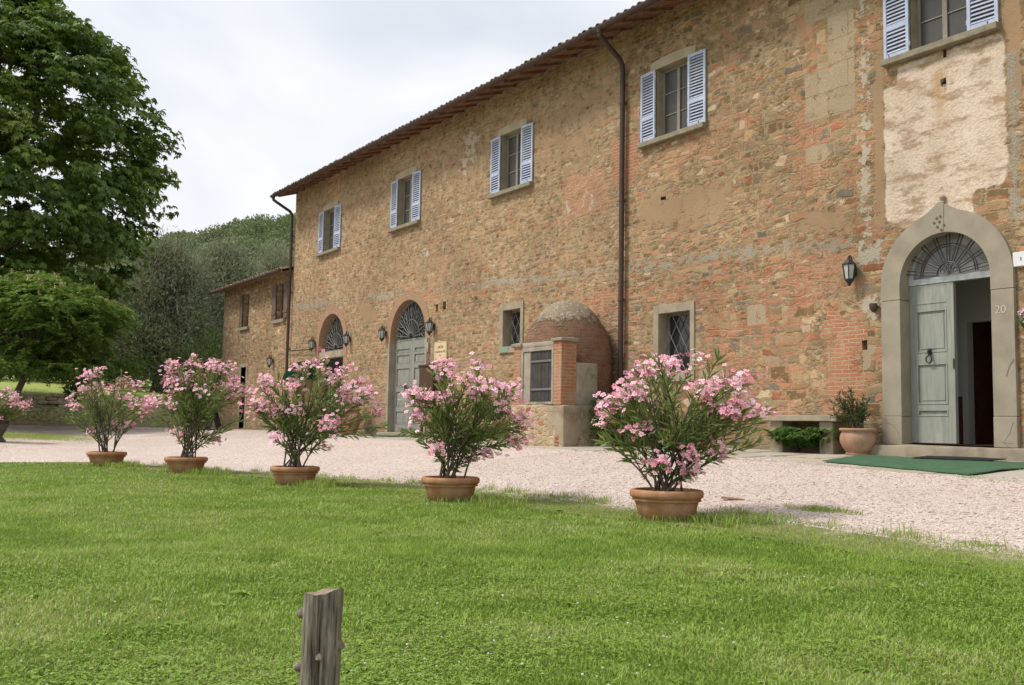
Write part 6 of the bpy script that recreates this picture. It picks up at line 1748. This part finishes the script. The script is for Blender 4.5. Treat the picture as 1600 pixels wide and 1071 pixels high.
# flagstones along the foot of the wall
rp = np.random.default_rng(9)
V, F, r_ = [], [], []
def slab(pts, z, tone):
    b = len(V); k = len(pts)
    for (x, y) in pts: V.append((x, y, GV(x, y) + z)); r_.append(tone)
    for (x, y) in pts: V.append((x, y, GV(x, y) - .06)); r_.append(tone)
    F.append(tuple(range(b, b + k)))
    for i in range(k): F.append((b + i, b + k + i, b + k + (i + 1) % k, b + (i + 1) % k))
rows = 3
cuts = []
for rr_i in range(rows):
    x = -31.0 + rp.uniform(0, .6); xs_ = [x]
    while x < 3: x += rp.uniform(.65, 1.5); xs_.append(x)
    cuts.append(xs_)
for rr_i in range(rows):
    for xa, xb in zip(cuts[rr_i], cuts[rr_i][1:]):
        g = .020
        def yy(x, row): return yedge(x) * row / rows + (.10 * (vnoise(x * .9, row * 7.3) - .5) if 0 < row else 0) + (.16 * (vnoise(x * 1.7, 3.1) - .5) if row == rows else 0)
        xm = [xa + g, (xa + xb) / 2, xb - g]
        pts = [(x, yy(x, rr_i) - g + (.03 if rr_i == 0 else 0)) for x in xm][::-1] + [(x, yy(x, rr_i + 1) + g) for x in xm]
        sk = rp.normal() * .05
        pts = [(x + sk * (1 if n_ > 2 else 0) + rp.normal() * .01, y + rp.normal() * .006) for n_, (x, y) in enumerate(pts)]
        slab(pts, .008 + rp.uniform(-.005, .005), rp.random())
m_ = MB(); m_.v = V; m_.f = F
o = m_.build('paving', M['paving'])
a_ = o.data.attributes.new('rnd', 'FLOAT', 'POINT'); a_.data.foreach_set('value', np.array(r_, np.float32))
tag(o, kind='structure')
# kerb at the back of the court
mb = MB(); ky = -13.5
while ky < 0.2:
    L = rp.uniform(.7, 1.2); x = -45.15 - .03 * (ky + 5) + rp.normal() * .015; g = GV(x, ky)
    rough_box(mb, x - .09, x + .09, ky, ky + L - .015, g - .1, g + .15, .004, .3, .015); ky += L
tag(mb.build('kerb', M['pietra_light'], smooth=True), kind='structure')
# dry stone retaining wall on the bank
dw = MB()
for row in range(4):
    y = -9.6 + rp.uniform(0, .3); ymax = -4.6 - .22 * row
    while y < ymax:
        L = rp.uniform(.22, .55); h = .17
        x = -48.3 - .06 * row + rp.normal() * .07; z = GV(-48.2, y) - .08 + row * h
        rough_box(dw, x - .22, x + .16, y, y + L - .02, z, z + h - .012 + rp.uniform(-.03, .03), .022, .14, .035); y += L * rp.choice([1, 1, 1, 1.15])
tag(dw.build('retaining_wall', simple('mossy_rubble', (.44, .36, .26), (.27, .22, .155), 3, .95, .5, 25, c3=(.29, .28, .16)), base=(-48.3, -7, .9), smooth=True), 'low crumbling dry stone wall set into the grass bank at the left', 'wall')

# ------------------------------------------------------------------ wooded hill
pxs = [-700, -200, 60, 210, 250, 300, 350, 400, 455, 560, 800, 1300, 2400]; pys = [560, 500, 455, 422, 410, 399, 388, 381, 376, 362, 340, 340, 360]
RHn = RH / np.linalg.norm(RH)
FHn = np.array([-.8276, .5611, 0])
def hillz(px, Z):
    ridge = .3534 + (650 + (px - 210) * .0 - np.interp(px, pxs, pys)) / 1518 * 380
    f = sm(125, 385, Z) * (1 - .35 * sm(400, 700, Z))
    return 5.0 * sm(60, 130, Z) + ridge * f + 5 * (fbm(px * .012, Z * .018, 4) - .47) * sm(120, 200, Z)
hp = np.linspace(-700, 2400, 150); hz = np.linspace(92, 720, 70)
PX, ZZ = np.meshgrid(hp, hz)
base = CAM[None, None] + (FHn * ZZ[..., None] + RHn * (ZZ * (PX - 800) / 1518)[..., None])
base[..., 2] = hillz(PX, ZZ)
V = base.reshape(-1, 3); nx = len(hp); i, j = np.meshgrid(np.arange(nx - 1), np.arange(len(hz) - 1)); a = (j * nx + i).ravel()
tag(npobj('hill', V, [np.stack([a, a + 1, a + nx + 1, a + nx], 1)], M['hill'], smooth=True), kind='structure')
rw = np.random.default_rng(12)
nT = 3000; hx = rw.uniform(60, 640, nT); hZ = rw.uniform(110, 420, nT) 
dn = fbm(hx * .02, hZ * .03, 3) ; keepm = dn > .30
hx, hZ = hx[keepm], hZ[keepm]; nT = len(hx)
C = CAM[None] + FHn * hZ[:, None] + RHn * (hZ * (hx - 800) / 1518)[:, None]; C[:, 2] = hillz(hx, hZ)
rad = rw.uniform(1.6, 3.9, nT); C[:, 2] += rad * .75
per = 120; n = nT * per
keep_ = rng; rng = rw
d = unit(rw.normal(size=(n, 3)) + np.array([0, 0, .45])); rr_ = np.repeat(rad, per)
P = np.repeat(C, per, 0) + d * (rr_ * rw.random(n) ** .25)[:, None] * np.array([1, 1, .9]) 
tn = np.clip(np.repeat(rw.normal(.45, .22, nT), per) + rw.normal(0, .10, n) + .12 * d[:, 2], 0, 1)
V, F, r2 = leaves(P, rw.normal(size=(n, 3)) + d * .6, rr_ * rw.uniform(.16, .30, n), rr_ * rw.uniform(.12, .22, n), rnd=tn)
tag(npobj('woodland', V, [F], M['wood_leaf'], rnd=r2), kind='stuff')
rng = keep_

# ------------------------------------------------------------------ grass
rgz = np.random.default_rng(77)
def blades(P, h, w, lean, tone, seg=2):
    n = len(P); az = rgz.uniform(0, 2 * math.pi, n); d = np.stack([np.cos(az), np.sin(az), 0 * az], 1)
    # blade faces roughly anywhere
    s = np.stack([-np.sin(az + rgz.normal(0, .7, n)), np.cos(az), 0 * az], 1)
    h = h[:, None]; w = w[:, None]; ln = lean[:, None]
    b0 = P - s * w / 2; b1 = P + s * w / 2
    up = np.array([0, 0, 1.0])
    m0 = P + up * h * .6 + d * ln * h * .35
    tip = P + up * h * (1 - .30 * ln) + d * ln * h
    if seg == 1:
        V = np.stack([b0, b1, tip], 1).reshape(-1, 3); return V, [np.arange(n * 3).reshape(n, 3)], np.repeat(tone, 3)
    V = np.stack([b0, b1, m0 + s * w * .42, m0 - s * w * .42, tip], 1).reshape(-1, 3)
    k = np.arange(n)[:, None] * 5
    return V, [np.concatenate([k, k + 1, k + 2, k + 3], 1), np.concatenate([k + 3, k + 2, k + 4], 1)], np.repeat(tone, 5)
def sample(n, z0, z1, wide=1.12, pw=1.0):
    u = rgz.random(n)
    Z = (z0 ** -pw + (z1 ** -pw - z0 ** -pw) * u) ** (-1 / pw)
    lat = rgz.uniform(-.56 * wide, .56 * wide, n) * Z
    p = CAM[None] + FHn * Z[:, None] + RHn * lat[:, None]
    return p[:, 0], p[:, 1], Z
def grass_patch(n, z0, z1, hb, wb, seg, pw, area=None):
    if area is None: x, y, Z = sample(n, z0, z1, 1.15, pw)
    else:
        x = rgz.uniform(area[0], area[1], n); y = rgz.uniform(area[2], area[3], n); Z = np.full(n, z0)
    ed = ye(x); m = (y < ed + .10 * rgz.normal(size=n) * .7 + .5 * (fbm(x * 1.3, 9.1 + y * .4, 4) - .47)) & (x > -20.8) & (np.hypot(x - px_, y - py_) > .055)
    for (ox, oy) in ((-6.81, -6.83), (-9.63, -7.52), (-12.78, -8.13), (-16.28, -8.62), (-18.8, -9.33)): m &= np.hypot(x - ox, y - oy) > .262
    x, y, Z = x[m], y[m], Z[m]; n = len(x)
    big = fbm(x * .9, y * .9, 4); med = fbm(x * 3.1 + 7, y * 3.1, 3); clump = fbm(x * 9 + 3, y * 9, 2)
    dist_e = ed[m] - y
    dry = np.clip((big - .47) * 3.0, 0, .6) + np.where(x > -6.6, .42, .12) * np.clip(1 - dist_e / .9, 0, 1)
    tone = np.clip(.26 + .95 * (med - .38) + .60 * (big - .43) + rgz.normal(0, .17, n) + .35 * (clump - .4), 0, .80)
    isdry = rgz.random(n) < dry * .55
    tone = np.where(isdry, rgz.uniform(.82, 1, n), tone)
    h = hb * rgz.uniform(.55, 1.25, n) * (.62 + .9 * clump) * (1 + 1.0 * np.clip(1 - dist_e / .25, 0, 1) * rgz.random(n)) * np.where(isdry, .75, 1)
    # thinner where the turf is worn at the gravel edge
    kp = rgz.random(n) < np.where(dist_e < .34, .5 + .5 * np.clip(fbm(x * 2.2, y * 2.2, 3) * 2.6 - .75, 0, 1), 1)
    P = np.stack([x, y, G(x, y) - .006], 1)[kp]
    if z0 < 3 and area is None: CLV.append(np.stack([x, y], 1)[kp][(rgz.random(int(kp.sum())) < np.clip(fbm(x[kp] * 1.6 + 9, y[kp] * 1.6, 3) * 3 - 1.05, .03, .8))])
    return blades(P, h[kp], (wb * rgz.uniform(.7, 1.3, n) * (Z / z0) ** .75)[kp], rgz.uniform(.25, 1.15, n)[kp], tone[kp], seg)
parts = []; CLV = []
def addp(q):
    V, Fs, r = q
    parts.append((V, Fs, r))
addp(grass_patch(230000, 2.7, 6.2, .031, .0036, 2, .9))
addp(grass_patch(210000, 6.0, 12, .034, .0072, 1, .9))
addp(grass_patch(120000, 11.5, 24, .038, .0125, 1, .9))
addp(grass_patch(90000, 3.0, 24, .034, .0075, 1, .9, (-14, 7, -18, -6)))
# clover leaves, flat little trefoils among the blades
cq = CLV[0][:26000]; nC_ = len(cq); cz_ = G(cq[:, 0], cq[:, 1]) + rgz.uniform(.012, .030, nC_)
ca = rgz.uniform(0, 2 * math.pi, nC_); ctn = np.clip(rgz.normal(.34, .17, nC_), 0, .78)
for kk in range(3):
    aa = ca + kk * 2.094; dd = np.stack([np.cos(aa), np.sin(aa), rgz.normal(0, .25, nC_)], 1); ss = np.stack([-np.sin(aa), np.cos(aa), rgz.normal(0, .25, nC_)], 1)
    P0 = np.stack([cq[:, 0], cq[:, 1], cz_], 1); Lc = rgz.uniform(.006, .0105, nC_)[:, None]
    parts.append((np.stack([P0, P0 + dd * Lc * .7 + ss * Lc * .5, P0 + dd * Lc, P0 + dd * Lc * .7 - ss * Lc * .5], 1).reshape(-1, 3), [np.arange(nC_ * 4).reshape(nC_, 4)], np.repeat(ctn, 4)))
# flat rosettes of broad-leaved weeds
for k in range(130):
    x_, y_, _z = sample(1, 2.9, 11, 1.1, .9); x_, y_ = float(x_[0]), float(y_[0])
    if y_ > ye(x_) - .2 or x_ < -20: continue
    nl_ = int(rgz.integers(6, 13)); aa = rgz.uniform(0, 2 * math.pi, nl_); Lr = rgz.uniform(.03, .075) * rgz.uniform(.6, 1.1, nl_)
    dd = np.stack([np.cos(aa), np.sin(aa), rgz.uniform(.15, .6, nl_)], 1)
    V_, F_, r_q = leaves(np.tile([x_, y_, GV(x_, y_) + .006], (nl_, 1)), dd, Lr, Lr * .34, rnd=np.clip(rgz.normal(.36, .14) + rgz.normal(0, .06, nl_), 0, .78), up=np.array([0, 0, 1.0]), droop=.25)
    parts.append((V_, [F_], r_q))
# longer weeds round the pots and along the gravel
def tuft(x, y, n, rad, h, dryf=.15):
    xx = x + rgz.normal(0, rad, n); yy = y + rgz.normal(0, rad * .8, n)
    P = np.stack([xx, yy, G(xx, yy) - .004], 1); tone = np.where(rgz.random(n) < dryf, rgz.uniform(.82, 1, n), np.clip(rgz.normal(.38, .16, n), 0, .8))
    return blades(P, h * rgz.uniform(.4, 1.2, n), np.full(n, .006), rgz.uniform(.2, 1.1, n), tone, 2)
for (ox, oy, rp_) in ((-6.81, -6.83, .30), (-9.63, -7.52, .29), (-12.78, -8.13, .29), (-16.28, -8.62, .3), (-18.8, -9.33, .3)):
    for k in range(26):
        a = rgz.uniform(0, 2 * math.pi); addp(tuft(ox + rp_ * math.cos(a), oy + rp_ * math.sin(a), 22, .045, .085))
    for k in range(16): addp(tuft(ox + .25 + rgz.uniform(0, .75), oy + rgz.uniform(-.12, .42), 40, .06, .13))
for k in range(120):
    x = rgz.uniform(-20, -1.5); addp(tuft(x, float(ye(x)) + rgz.normal(0, .07), 26, .06, rgz.uniform(.05, .12), .3 if x > -6 else .12))
for k in range(26): addp(tuft(-5.95 + rgz.normal(0, .22), -5.62 + rgz.normal(0, .06), 30, .05, .045))
for k in range(60):                      # weeds in the paving joints
    x = rgz.uniform(-20, -4.5); addp(tuft(x, float(yedge(x)) * rgz.choice([1, 1, .67]) + rgz.normal(0, .05), 14, .035, .04, .2))
for k in range(90):                      # the worn grassy ground at the far left of the court
    x = rgz.uniform(-40, -26); addp(tuft(x, -10.6 + .17 * (x + 26) * -.18 + rgz.normal(0, .9) - 1.2, 40, .25, .07, .3))
for k in range(330):
    q_ = at(rgz.uniform(-60, 115), rgz.normal(696, 4), 33.5); addp(tuft(q_[0] + rgz.normal(0, .8), q_[1] + rgz.normal(0, .5), 60, .35, .07, .25))
for k in range(420):
    x = rgz.uniform(-62, -46.0); y = rgz.uniform(-13, 3); addp(tuft(x, y, 30, .35, .20, .45 if x > -49.5 else .3))
V = []; F3, F4, Rr = [], [], []; b = 0
for v_, fs, r in parts:
    for f in fs: (F3 if f.shape[1] == 3 else F4).append(f + b)
    V.append(v_); Rr.append(r); b += len(v_)
tag(npobj('grass', np.concatenate(V), [np.concatenate(F4), np.concatenate(F3)], M['grass'], rnd=np.concatenate(Rr)), kind='stuff')
# clover heads and a few broad leaves in the turf
x, y, Z = sample(2600, 2.8, 14, 1.1, .9); m = (y < ye(x) - .2) & (x > -20) & (fbm(x * 1.3, y * 1.3, 3) > .42)
x, y = x[m][:150], y[m][:150]; mb = MB()
for a, c in zip(x, y):
    z = GV(a, c) + rgz.uniform(.028, .045); r0 = rgz.uniform(.0035, .0058)
    mb.lathe([(.001, -r0 * .7), (r0, -r0 * .2), (r0 * .8, r0 * .5), (.001, r0 * .8)], a, c, z, 6)
tag(mb.build('clover_blossom', M['clover']), kind='stuff')
